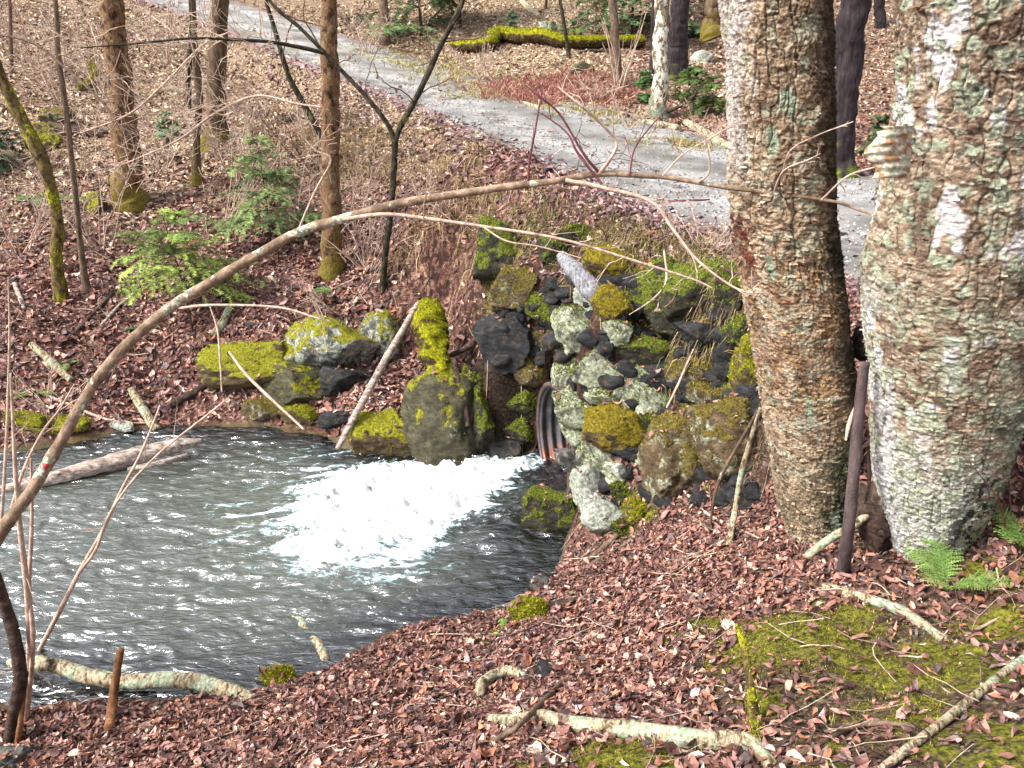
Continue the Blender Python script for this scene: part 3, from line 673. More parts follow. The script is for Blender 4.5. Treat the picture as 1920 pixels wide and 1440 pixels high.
# ---------------------------------------------------------------- stones
CR, CU, CF = np.array([1.0, 0, 0]), np.array([0, SP, CP]), np.array([0, CP, -SP])
def rock(label, u, v, w, h, mat, tilt=0, thick=.85, d=None, push=.12, box=.45, cuts=13, seed=None, group=None, name="boulder", cat="boulder", sub=5, rough=1.0):
    seed = seed if seed is not None else int(u * 7 + v * 13) % 9973
    rng = np.random.RandomState(seed)
    if d is None: d = depth(G(u, v + .28 * h)) + push * (w + h) / 2 / FPX * 6
    ctr = P(u, v, d); sx, sz = w / 2 * d / FPX, h / 2 * d / FPX; sy = thick * (sx + sz) / 2
    bv, bf = ICO[sub]; q = bv.copy()
    mx = np.abs(q).max(1, keepdims=True); q = q * (1 - box) + q / mx * box * .92
    for k in range(cuts):
        nrm = unit(rng.normal(size=3)); lim = rng.uniform(.5, .88); t = q @ nrm; q = q - np.maximum(t - lim, 0)[:, None] * nrm[None]
    nn = bv
    q = q * (1 + rough * (.10 * fbm(bv * 1.3 + seed, 2, seed % 5)[:, None] + .05 * fbm(q * 3.6 + seed, 3, 3)[:, None]
                          - .07 * np.abs(fbm(q * np.array([4, 4, 10.]) + seed, 3, 5))[:, None] + .03 * fbm(q * 14 + seed, 4, 6)[:, None]))
    mn, mxv = q.min(0), q.max(0); q = (q - (mn + mxv) / 2) / ((mxv - mn) / 2)
    ta = R(tilt); r_ = CR * math.cos(ta) + CU * math.sin(ta); u_ = -CR * math.sin(ta) + CU * math.cos(ta)
    ca, sa = abs(math.cos(ta)), abs(math.sin(ta))
    pts = q[:, :1] * sx * r_ + q[:, 1:2] * sy * CF + q[:, 2:] * sz * u_
    mb = MB(); mb.add(pts + ctr, bf)
    o = mb.build(name, M[mat], origin=ctr, colors=False)
    if mat in MOSSY and d < 9:
        moss_fuzz(pts, bf, o, ctr, MOSSY[mat][0], MOSSY[mat][1], seed)
    tri = (pts + ctr)[bf]; nr = np.cross(tri[:, 1] - tri[:, 0], tri[:, 2] - tri[:, 0]); nr = nr[:, 2] / (np.linalg.norm(nr, axis=1) + 1e-12); up_ = np.where(nr > .72)[0]
    if len(up_) and d < 9: ROCKTOP.append(tri[rng.choice(up_, min(len(up_), int(5 + w * h / 900)))].mean(1))
    return tag(o, label, cat, group)
MOSSY = {'r_mossy': (.25, _Y), 'r_tilt': (-.1, _Y), 'r_green': (.1, _G), 'r_gold': (.5, [(150, 134, 30), (166, 152, 44), (128, 128, 32), (120, 96, 24)]), 'r_brown': (.05, _B + _Y[:1]), 'r_boulder': (-.3, _B + _G[:2]), 'r_pale': (-.45, _G)}
ROCKS = [
 # far bank boulders
 ("flat topped mossy boulder, leftmost of the big boulders on the far bank", 458, 684, 158, 80, 'r_mossy', 6),
 ("tilted boulder with yellow moss above and white lichen along its lower edge", 607, 650, 168, 96, 'r_tilt', -22),
 ("mossy boulder with a pad of leaves on top, under the tilted boulder", 556, 722, 120, 80, 'r_boulder', 5),
 ("round boulder patched with white lichen beside the leaning pale stick", 712, 632, 74, 84, 'r_tilt', 15),
 ("big dark boulder standing at the waterline left of the pipe", 838, 792, 152, 190, 'r_boulder', 4),
 ("narrow dark green stone leaning on the big waterline boulder", 896, 806, 56, 150, 'r_green', 2),
 ("low boulder with a yellow moss cap where the pale stick meets the water", 722, 815, 120, 86, 'r_mossy', -4),
 ("small moss cushion stone at the water edge below the leaf topped boulder", 560, 782, 66, 40, 'r_mossy', 0),
 ("small brown mossy stone at the water edge left of the moss cushion stone", 492, 768, 74, 36, 'r_brown', 0),
 ("thin wet dark stone between the moss cushion and the yellow capped boulder", 632, 790, 62, 34, 'r_dark', 0),
 ("shadowed dark stone deep under the tilted boulder", 650, 715, 90, 50, 'r_dark', 0),
 ("mossy slab by the far shore under the arching stem", 118, 798, 92, 34, 'r_mossy', 8),
 ("smaller mossy slab at the left edge of the far shore", 52, 792, 70, 34, 'r_mossy', -6),
 ("pale stone at the waterline beside the short birch log", 232, 800, 40, 20, 'r_white', 0),
 ("round mossy stone at the foot of the orange barked tree", 180, 384, 34, 48, 'r_mossy', 0),
 ("moss covered boulder behind the burl of the leaning sapling", 82, 262, 64, 66, 'r_mossy', 0),
 ("brown boulder buried in leaves up the left slope", 110, 222, 70, 34, 'r_brown', 0),
 # culvert headwall
 ("dark flat slab face standing left above the pipe", 942, 642, 104, 112, 'r_dark', -8),
 ("stone with a bright green moss cap at the upper left of the headwall", 1018, 584, 66, 62, 'r_green', -20),
 ("large pale angular stone in the middle of the headwall", 1088, 622, 110, 92, 'r_pale', -6),
 ("brown mossy stone between the dark slab and the large pale stone", 1018, 640, 80, 62, 'r_brown', -10),
 ("pale stone wedged under the foot of the grey weathered wood", 1106, 566, 70, 48, 'r_white', -25),
 ("bright moss clump hanging over the top of the headwall", 1136, 500, 78, 70, 'r_gold', -12),
 ("narrow yellow moss stone leaning right of the grey weathered wood", 1146, 574, 58, 72, 'r_gold', 40),
 ("overhanging moss stone with leaves on top and a black gap beneath", 1198, 664, 112, 72, 'r_green', -8),
 ("rounded stone of moss and lichen just above the pipe mouth", 1008, 694, 84, 56, 'r_brown', 6),
 ("upright lichen stone right above the pipe mouth", 1062, 690, 62, 84, 'r_pale', 8),
 ("slanting pale stone with a green moss tip beside the upright lichen stone", 1124, 698, 96, 74, 'r_pale', -28),
 ("pale stone at the right shoulder of the pipe", 1080, 764, 96, 76, 'r_pale', -14),
 ("sloping lichen slab right of the pipe shoulder stone", 1200, 742, 108, 88, 'r_pale', -32),
 ("dark recessed stone under the overhanging moss stone", 1234, 712, 80, 60, 'r_dark', 0),
 ("stone wholly wrapped in golden moss in the lower headwall", 1154, 808, 116, 90, 'r_gold', -6),
 ("small lichen stone beside the pipe rim", 1080, 810, 66, 56, 'r_pale', 0),
 ("layered grey tip of stone jutting over the pipe outlet", 1076, 862, 66, 38, 'r_grey', -24),
 ("grey lichen stone below the golden moss stone", 1124, 864, 96, 66, 'r_pale', -26),
 ("broad whitish stone low beside the outflow", 1112, 918, 96, 80, 'r_white', -24),
 ("lowest whitish stone at the foot of the headwall", 1130, 968, 88, 70, 'r_white', -30),
 ("small bright white stone squeezed beside the grey lichen stone", 1164, 890, 40, 40, 'r_white', -20),
 ("drowned green boulder at the outlet with water lapping it", 1042, 968, 118, 92, 'r_green', -6),
 ("narrow mossy stone right of the overhang, lit at its tip", 1276, 700, 56, 76, 'r_brown', 30),
 ("mossy root bound hump right of the golden moss stone", 1262, 862, 118, 176, 'r_brown', -6),
 ("leaf strewn mossy hump against the left birch", 1380, 822, 150, 150, 'r_brown', 10),
 ("dark stone in the hollow under the grassy bank edge", 1332, 640, 130, 60, 'r_dark', -6),
 ("mossy dark ledge below the road edge left of the birch", 1290, 600, 130, 70, 'r_green', -8),
 ("moss grown ledge touching the left birch trunk", 1392, 620, 70, 90, 'r_green', 0),
 ("bright moss cushion at the left birch waist", 1402, 690, 60, 110, 'r_mossy', 0),
 ("little round moss stone below the small white stone", 1164, 926, 38, 42, 'r_green', 0),
 ("mossy cobble at the foot of the root bound hump", 1194, 958, 46, 44, 'r_mossy', 0),
 ("dark mossy stone left of the pipe mouth at mid height", 975, 760, 60, 50, 'r_green', 0),
 ("lower dark mossy stone left of the pipe mouth", 972, 812, 64, 50, 'r_green', 0),
 ("wet black stone at the left foot of the pipe", 940, 846, 70, 40, 'r_dark', 0),
 ("small brown stone touching the left rim of the pipe", 990, 756, 30, 30, 'r_brown', 0),
 ("shaggy dark moss bulge under the grassy road edge, second from the left birch", 1312, 545, 130, 110, 'r_green', -8),
 ("shaggy dark moss bulge at the road edge, middle of the three", 1232, 545, 120, 110, 'r_green', 6),
 ("dark moss bulge touching the left birch below the road edge", 1380, 545, 80, 100, 'r_green', 10),
 ("dark green moss hummock at the left crest of the headwall", 936, 470, 100, 120, 'r_green', 0),
 ("moss and soil hummock above the dark flat slab", 962, 540, 80, 80, 'r_brown', 0),
 ("small mossy crest stone left of the grey weathered wood", 1040, 470, 70, 60, 'r_green', 0),
 ("mossy crest stone over the bright moss clump", 1080, 440, 80, 50, 'r_green', -6),
 ("small pale stone tucked under the large pale angular stone", 1060, 650, 46, 34, 'r_pale', 0),
 ("lichen stone right of the large pale angular stone, in shadow", 1152, 624, 60, 52, 'r_pale', -10),
 ("flat grey stone between the slanting pale stone and the golden moss stone", 1146, 752, 86, 40, 'r_pale', -20),
 ("pale chip of stone over the sloping lichen slab", 1168, 706, 40, 36, 'r_white', -30),
 ("dark mossy stone filling the hollow under the overhang", 1212, 706, 56, 50, 'r_green', 0),
 ("brown mossy stone beside the narrow lit mossy stone", 1324, 700, 60, 60, 'r_brown', 0),
 ("leaf flecked ledge stone above the mossy hump", 1340, 740, 90, 56, 'r_brown', 0),
 ("mossy shoulder stone right of the golden moss stone", 1218, 800, 50, 70, 'r_green', 20),
 ("dark crack stone under the golden moss stone", 1180, 852, 60, 30, 'r_dark', -8),
 ("greenish foot stone beside the broad whitish stone", 1172, 990, 50, 34, 'r_green', 0),
 ("rounded mossy stone above the narrow dark green stone", 890, 722, 46, 40, 'r_green', 0),
 # near bank
 ("round cushion of bright moss at the near water edge", 990, 1146, 64, 44, 'r_mossy', 0),
 ("dark wet stone with a spot of moss among the near leaves", 1034, 1255, 62, 36, 'r_dark', 4),
 ("grey cobble at the water edge beside the moss cushion", 1012, 1094, 34, 26, 'r_grey', 0),
 ("moss cushion at the near shore by the end of the fallen birch limb", 520, 1270, 70, 40, 'r_mossy', 4),
 ("moss stone under the fallen birch limb at the left", 140, 1300, 60, 30, 'r_mossy', 0),
 ("grey stone cut by the bottom left corner", 25, 1420, 90, 50, 'r_grey', 0),
 # beyond the road
 ("mossy rock peak with a dark face beyond the road", 1090, 134, 52, 26, 'r_boulder', 0),
 ("rounded yellow moss boulder beyond the moss log", 1080, 66, 30, 26, 'r_mossy', 0),
 ("grey lichen boulder leaning uphill of the moss log", 1028, 56, 36, 44, 'r_tilt', 10),
 ("white streaked wet rock beside the far rill", 1318, 108, 46, 34, 'r_white', 15),
 ("dark wet rock above the white streaked rock", 1298, 62, 50, 30, 'r_dark', 5),
]
for r_ in ROCKS:
    lab, u, v, w, h, mt, tl = r_
    small = w * h < 2600; kw = {}
    if 930 < u < 1420 and v > 470: w, h = w * (1.06 if mt in ('r_pale', 'r_white') else 1.14), h * (1.06 if mt in ('r_pale', 'r_white') else 1.14)
    if u < 930 and 600 < v < 830: w, h = w * 1.14, h * 1.18
    if mt in ('r_boulder', 'r_mossy', 'r_tilt', 'r_brown'): kw.update(cuts=8, box=.3)
    if 'big dark boulder' in lab: kw.update(cuts=5, box=.12)
    if 'layered' in lab: kw.update(box=.7, thick=1.2)
    if 'slab' in lab: kw.update(box=.7, thick=.6)
    if mt in ('r_gold',) or 'cushion' in lab: kw.update(cuts=3, box=.2)
    if 'drowned' in lab: kw.update(d=depth(PZ(u, v + 20, 0)) + .12)
    g = None
    nm = "boulder" if w > 90 else "stone"
    rock(lab, u, v, w, h, mt, tl, sub=5 if not small else 5, name=nm, cat=nm, **kw)
def filler_stones():
    rng = np.random.RandomState(3); two = (MB(), MB()); bv, bf = ICO[3]
    for k in range(330):
        u = rng.uniform(930, 1420); v = rng.uniform(520, 960)
        if u < 1075 and v > 700: continue
        p = G(u, v); rel = p - PM
        if abs(rel @ PN) < PR + .1 and rel @ PA < 2 and p[2] < .9: continue
        if p[2] < .02: continue
        s = rng.uniform(.04, .12) * np.array([1, 1, .75]); q = bv.copy()
        for _ in range(7):
            nr = unit(rng.normal(size=3)); q = q - np.maximum(q @ nr - rng.uniform(.5, .85), 0)[:, None] * nr[None]
        q = q * (1 + .2 * fbm(bv * 1.6 + k, 3, 2)[:, None])
        two[int(1040 < u < 1230 and v > 600 and rng.rand() < .3)].add(q * s + p + np.array([0, .02, 0]), bf)
    tag(two[0].build("rubble", M['r_dark'], colors=False), "small dark rubble packed between the headwall stones", "rubble", kind="stuff")
    tag(two[1].build("rubble", M['r_pale'], colors=False), "small pale lichen rubble packed between the headwall stones", "rubble", kind="stuff")
filler_stones()
# ---------------------------------------------------------------- the two birches in front
def hero(name_label, rows, y0, mat, colf, seed, flare, flakes, group):
    """rows: (v, left u, right u) of the trunk's silhouette in the plane y = y0"""
    rows = sorted(rows, key=lambda r: -r[0])
    cs, rr = [], []
    for v, a, b in rows:
        p = PY((a + b) / 2, v, y0); d = depth(p); cs.append(p); rr.append((b - a) / 2 * d / FPX)
    cs, rr = np.array(cs), np.array(rr)
    base = np.array([cs[0, 0], y0 + .0, tz(cs[0, 0], y0)])
    # carry the trunk on above the picture
    top = cs[-1] + (cs[-1] - cs[-3]) / np.linalg.norm(cs[-1] - cs[-3]) * np.linspace(.35, 7.5, 12)[:, None]
    topr = rr[-1] * np.linspace(.97, .38, 12)
    K = np.vstack([cs, top]); KR = np.r_[rr, topr]
    zz = np.r_[np.arange(cs[0, 2], cs[-1, 2] + .25, .0042), np.geomspace(cs[-1, 2] + .3, K[-1, 2], 60)]
    o_ = np.argsort(K[:, 2]); kx = np.interp(zz, K[o_, 2], K[o_, 0]); ky = np.full(len(zz), y0) + .0 * zz; kr = np.interp(zz, K[o_, 2], KR[o_])
    # smooth the outline
    ker = np.hanning(41); ker /= ker.sum(); nlow = (zz < cs[-1, 2] + .25).sum()
    for arr in (kx, kr):
        e = np.r_[np.full(20, arr[0]), arr[:nlow], np.full(20, arr[nlow - 1])]; arr[:nlow] = np.convolve(e, ker, 'valid')[:nlow]
    th = np.r_[np.linspace(-1.5 * math.pi + .5, .5 * math.pi - .9, 380)[:], np.linspace(.5 * math.pi - .9, .5 * math.pi + .5, 34)[1:-1]]; nc = len(th)
    TH, ZI = np.meshgrid(th, np.arange(len(zz))); Z = zz[ZI]; h = Z - base[2]
    RR = kr[ZI]
    fl = np.exp(-np.maximum(h, 0) / .16) * flare
    RR = RR * (1 + fl * (.35 + .65 * np.cos(TH * 3 + seed) ** 2) + .035 * np.cos(TH * 2 + seed) + .02 * np.cos(TH * 5 + 2 * seed + h))
    ux, uy = np.cos(TH), np.sin(TH)
    q = np.stack([ux * .24, uy * .24, h], -1).reshape(-1, 3)
    n1 = fbm(q * np.array([5, 5, 4.0]) + seed, 3, 1).reshape(Z.shape)            # broad bulges
    warp = fbm(q * np.array([6, 6, 6.0]) + 3 + seed, 2, 2)[:, None] * .12
    st = pnoise((q + warp * .25) * np.array([20, 20, 70.0]) + seed, 4).reshape(Z.shape)     # torn horizontal strips
    st2 = pnoise((q + warp * .3) * np.array([46, 46, 120.0]) + seed, 5).reshape(Z.shape)
    ck = np.abs(pnoise((q + warp * .6) * np.array([17, 17, 1.5]) + seed, 6)).reshape(Z.shape)   # vertical cracks
    plate = pnoise((q + warp * .5) * np.array([26, 26, 24.0]) + seed, 7).reshape(Z.shape)
    fine = fbm(q * np.array([70, 70, 95.0]) + seed, 2, 3).reshape(Z.shape)
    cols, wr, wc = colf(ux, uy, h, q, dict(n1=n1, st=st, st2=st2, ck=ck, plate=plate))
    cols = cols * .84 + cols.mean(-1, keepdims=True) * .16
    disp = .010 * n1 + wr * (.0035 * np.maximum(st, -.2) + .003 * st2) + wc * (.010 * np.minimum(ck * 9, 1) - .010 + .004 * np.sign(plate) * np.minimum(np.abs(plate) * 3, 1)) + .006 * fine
    RD = RR + disp
    pts = np.stack([kx[ZI] + ux * RD, ky[ZI] + uy * RD, Z], -1).reshape(-1, 3)
    m = len(zz); i = np.arange(m - 1)[:, None] * nc; j = np.arange(nc)[None]; k = (j + 1) % nc
    quads = np.stack([i + j, i + k, i + nc + k, i + nc + j], -1).reshape(-1, 4)
    root = empty("birch_tree", base, *name_label, group)
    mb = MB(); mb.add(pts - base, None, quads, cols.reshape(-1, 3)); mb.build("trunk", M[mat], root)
    # loose curls of bark
    rng = np.random.RandomState(seed + 5); mb = MB()
    for _ in range(flakes):
        zi = rng.randint(8, nlow - 4); ti = rng.randint(nc)
        if uy[zi, ti] > .45: continue
        if wr[zi, ti] < rng.rand() * .9: continue
        p = np.array([kx[zi] + ux[zi, ti] * (RD[zi, ti] + .001), y0 + uy[zi, ti] * (RD[zi, ti] + .001), zz[zi]]) - base
        nrm = np.array([ux[zi, ti], uy[zi, ti], 0]); tg = np.array([-uy[zi, ti], ux[zi, ti], 0]); up = np.array([0, 0, 1.0])
        w, hh = .004 + .016 * rng.rand() ** 2, rng.uniform(.002, .007); lift = rng.uniform(.001, .007); sg = rng.choice([-1, 1])
        a = [p + tg * w * s + up * (hh * rng.uniform(-.2, .2)) for s in np.linspace(-1, 1, 5)]
        b = [a_ + up * hh * sg * rng.uniform(.6, 1.3) + nrm * lift * (.5 + .5 * rng.rand()) for a_ in a]
        c = [b_ + up * hh * sg * .25 + nrm * lift * rng.uniform(.2, 1.2) for b_ in b]
        v = np.array(a + b + c); qd = [(r * 5 + s, r * 5 + s + 1, r * 5 + s + 6, r * 5 + s + 5) for r in range(2) for s in range(4)]
        cc = cols.reshape(Z.shape + (3,))[zi, ti] * rng.choice([.45, .8, 1.15, 1.5], p=[.2, .3, .3, .2])
        mb.add(v, None, qd, np.clip(cc, 0, .85))
    tag(mb.build("peeling_bark", M[mat], root, smooth=False), kind="stuff")
    # limbs high above the picture
    for k_ in range(7):
        mb = MB()
        t = .35 + .09 * k_; zc = base[2] + 3.2 + 5.5 * t; xi = np.interp(zc, zz, kx); r0 = np.interp(zc, zz, kr) * .4
        a = rng.rand() * 6.28; pth = wander([xi - base[0], y0 - base[1], zc - base[2]], [math.cos(a), math.sin(a), .7], 2.4, 12, rng, .35, .5)
        tube(mb, pth, np.linspace(r0, .012, 12), 6); twigs(mb, pth, .03, rng, 9, .9, 2, .3)
        mb.build("limb", M['b_thin'], root, colors=False)
    return root
L3 = lambda r, g, b: np.array(C(r, g, b)[:3])
def lay(c, m, k): return c * (1 - m[..., None]) + np.asarray(k) * m[..., None]
def colA(ux, uy, h, q, N):
    f = lambda sx, sz, sd, o=5: fbm(q * np.array([sx, sx, sz]) + sd, o, int(sd) % 7, .68).reshape(h.shape)
    c = np.broadcast_to(L3(196, 170, 140), h.shape + (3,)).copy()
    c = lay(c, sstep(-.1, .4, f(8, 14, 3)), L3(196, 168, 138))
    c = lay(c, sstep(.05, .35, f(7, 5, 8)) * .85, L3(142, 114, 88))
    midz = sstep(.5, .9, h) * (1 - sstep(1.25, 1.6, h))                               # orange, papery middle
    c = lay(c, midz * sstep(-.25, .2, f(9, 9, 12) - .4 * ux) * .9, L3(160, 120, 86))
    c = lay(c, midz * sstep(.1, .4, f(11, 16, 17)) * .8, L3(206, 168, 112))
    upz = sstep(1.35, 1.75, h)                                                        # rough dark plates above
    c = lay(c, upz * sstep(-.55, .0, ux + .25 * f(5, 3, 21)) * .85, L3(154, 130, 102))
    c = lay(c, upz * sstep(.05, .3, N['plate']) * .7 * (ux > -.8), L3(158, 130, 98))
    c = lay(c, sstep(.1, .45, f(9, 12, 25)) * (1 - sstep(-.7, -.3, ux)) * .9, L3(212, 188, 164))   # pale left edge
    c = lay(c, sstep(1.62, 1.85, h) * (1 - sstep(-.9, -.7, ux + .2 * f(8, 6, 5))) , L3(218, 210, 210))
    c = lay(c, sstep(.25, .8, ux + .35 * f(6, 4, 30)) * .8, L3(84, 66, 48))  # right side darkened in the bark colour, as shade
    c = lay(c, sstep(.2, .45, f(9, 10, 61)) * .75 * (1 - sstep(.3, .7, ux)), L3(182, 188, 166))
    c = lay(c, sstep(.2, .45, f(22, 50, 63)) * .55 * (1 - sstep(.2, .7, ux)), L3(222, 204, 178))                          # brown right side above: painted shade
    c = lay(c, sstep(.55, .95, ux + .4 * f(8, 5, 33)) * (1 - .3 * sstep(1.2, 1.8, h)) * .9, L3(44, 48, 24))     # moss on the right, laid heavier to darken that side as shade
    low = 1 - sstep(.25, .75, h + .15 * f(5, 5, 37))
    c = lay(c, low * sstep(-.2, .25, f(16, 16, 41) + .2) * .8, L3(140, 126, 100))
    c = lay(c, low * sstep(-.25, .3, ux + .5 * f(6, 6, 44)) * .9, L3(52, 58, 30))
    c = lay(c, low * sstep(.15, .3, f(20, 20, 46)) * sstep(-.3, .5, ux), L3(150, 164, 128))
    for (tx, hz, rx, rz) in ((-.15, 2.0, .14, .06), (-.45, 1.85, .12, .07), (-.3, .72, .1, .07), (.15, .12, .16, .1), (-.6, 1.35, .1, .05)):
        g = np.exp(-(((ux - tx) / rx) ** 2 + ((h - hz) / rz) ** 2)); c = lay(c, sstep(.35, .6, g + .35 * f(24, 24, 50)), L3(166, 184, 158))
    ckm = (1 - sstep(.0, .07, N['ck'])) * (.35 + .65 * sstep(.9, 1.4, h)); c = lay(c, ckm * .6, L3(44, 36, 28))
    red = np.exp(-(((ux + .93) / .1) ** 2)) * sstep(1.28, 1.33, h) * (1 - sstep(1.52, 1.56, h)); c = lay(c, np.clip(red * 1.3, 0, 1) * sstep(-.3, .1, f(14, 20, 71)), L3(122, 58, 40))
    c = lay(c, (N['st'] < -.28) * .55, L3(46, 36, 26))
    wr = .35 + .65 * (1 - sstep(1.5, 1.9, h)); wc = .25 + .75 * sstep(1.0, 1.6, h)
    return c, wr, wc
def colB(ux, uy, h, q, N):
    f = lambda sx, sz, sd, o=5: fbm(q * np.array([sx, sx, sz]) + sd, o, int(sd) % 7, .68).reshape(h.shape)
    c = np.broadcast_to(L3(160, 134, 110), h.shape + (3,)).copy()
    c = lay(c, sstep(-.05, .4, f(9, 9, 3)), L3(196, 174, 150))
    c = lay(c, sstep(.0, .35, f(30, 30, 5)) * .7, L3(214, 198, 176))
    c = lay(c, sstep(.05, .35, f(26, 34, 6)) * .7, L3(116, 90, 70))
    c = lay(c, sstep(.1, .45, f(12, 22, 8)) * .8, L3(120, 94, 72))
    c = lay(c, sstep(.25, .42, f(7, 3.5, 11, 3)) * (1 - sstep(.2, .6, ux)), L3(222, 220, 226))            # white papery strips
    low = 1 - sstep(.55, 1.45, h + .5 * f(3, 2, 13))
    c = lay(c, low * sstep(-.25, .15, f(8, 6, 17)) * .85, L3(180, 192, 164))
    c = lay(c, low * sstep(.1, .4, f(10, 8, 19)) * .6, L3(150, 120, 96))
    c = lay(c, sstep(.18, .36, f(13, 12, 23)) * (1 - low * .4) * .8, L3(176, 194, 168))
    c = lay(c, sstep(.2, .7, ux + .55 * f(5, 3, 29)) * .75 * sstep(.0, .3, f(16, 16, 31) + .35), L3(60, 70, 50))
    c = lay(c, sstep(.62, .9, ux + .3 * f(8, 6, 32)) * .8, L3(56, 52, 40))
    base = 1 - sstep(.3, .6, h + .12 * f(5, 5, 35))
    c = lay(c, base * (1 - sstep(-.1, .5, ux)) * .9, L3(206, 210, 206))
    c = lay(c, base * sstep(.05, .25, f(11, 7, 39)) * sstep(-.4, .1, ux), L3(34, 38, 30))
    c = lay(c, base * sstep(.12, .3, f(22, 22, 41)) * .8, L3(170, 186, 148))
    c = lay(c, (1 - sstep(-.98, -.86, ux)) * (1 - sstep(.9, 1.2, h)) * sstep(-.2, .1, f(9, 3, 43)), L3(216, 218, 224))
    ckm = (1 - sstep(.0, .05, N['ck'])) * .8; c = lay(c, ckm, L3(52, 42, 34))
    c = lay(c, (N['st'] < -.3) * .45, L3(70, 56, 44))
    wr = .45 + .4 * (1 - sstep(.5, 1.2, h)); wc = .35 + .45 * sstep(.9, 1.6, h)
    return c, wr, wc
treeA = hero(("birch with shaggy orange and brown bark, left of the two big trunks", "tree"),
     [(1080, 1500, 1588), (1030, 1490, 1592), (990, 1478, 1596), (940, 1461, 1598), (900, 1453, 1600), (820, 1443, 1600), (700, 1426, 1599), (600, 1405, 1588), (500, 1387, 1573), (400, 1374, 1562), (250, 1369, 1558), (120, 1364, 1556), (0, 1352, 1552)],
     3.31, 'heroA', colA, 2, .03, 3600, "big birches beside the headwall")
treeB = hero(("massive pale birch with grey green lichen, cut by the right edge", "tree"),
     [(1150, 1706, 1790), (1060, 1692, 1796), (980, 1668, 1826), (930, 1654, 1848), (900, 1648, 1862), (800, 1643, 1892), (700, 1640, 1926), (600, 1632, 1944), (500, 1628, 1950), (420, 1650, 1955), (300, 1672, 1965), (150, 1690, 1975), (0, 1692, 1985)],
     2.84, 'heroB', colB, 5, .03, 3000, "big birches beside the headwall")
def bark_flap():
    # the thick curl of white bark standing off the right birch
    y = 2.62; outline = [(1640, 240), (1700, 238), (1712, 290), (1704, 332), (1655, 336), (1630, 318), (1632, 270)]
    mb = MB(); nx, nz = 22, 26; top, bot = [], []
    for a in np.linspace(0, 1, nz):
        v = 236 + a * 98; uL = 1634 + 12 * math.sin(a * 9) - 5 * a + (16 if a < .1 else 0); uR = 1712 - 6 * a
        for b in np.linspace(0, 1, nx):
            p = PY(uL + (uR - uL) * b, v, y - .055 + .18 * (b - .35) ** 2 - .03 * a); top.append(p + np.array([0, -.004 * math.sin(a * 40 + b * 3), 0]))
    top = np.array(top); bot = top + np.array([.004, .012, 0])
    i = np.arange(nz - 1)[:, None] * nx; j = np.arange(nx - 1)[None]
    q = np.stack([i + j, i + j + 1, i + nx + j + 1, i + nx + j], -1).reshape(-1, 4); n = nx * nz
    e = [(r * nx, (r + 1) * nx, n + (r + 1) * nx, n + r * nx) for r in range(nz - 1)] + [((r + 1) * nx - 1 + nx, (r + 1) * nx - 1, n + (r + 1) * nx - 1, n + (r + 1) * nx - 1 + nx) for r in range(nz - 1)]
    e += [(k + 1, k, n + k, n + k + 1) for k in range(nx - 1)] + [((nz - 1) * nx + k, (nz - 1) * nx + k + 1, n + (nz - 1) * nx + k + 1, n + (nz - 1) * nx + k) for k in range(nx - 1)]
    b0 = np.array(treeB.location); v = np.vstack([top, bot]) - b0
    cl = np.broadcast_to(L3(222, 214, 200), (2 * n, 3)).copy(); nz_ = fbm(v * np.array([14, 14, 60.]), 3, 3)
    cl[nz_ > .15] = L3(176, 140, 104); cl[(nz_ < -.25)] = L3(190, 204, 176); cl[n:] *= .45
    mb.add(v, None, np.vstack([q, q[:, ::-1] + n, e]), cl)
    tag(mb.build("bark_flap", M['heroB'], treeB), "thick white flap of bark curling off the trunk")
bark_flap()

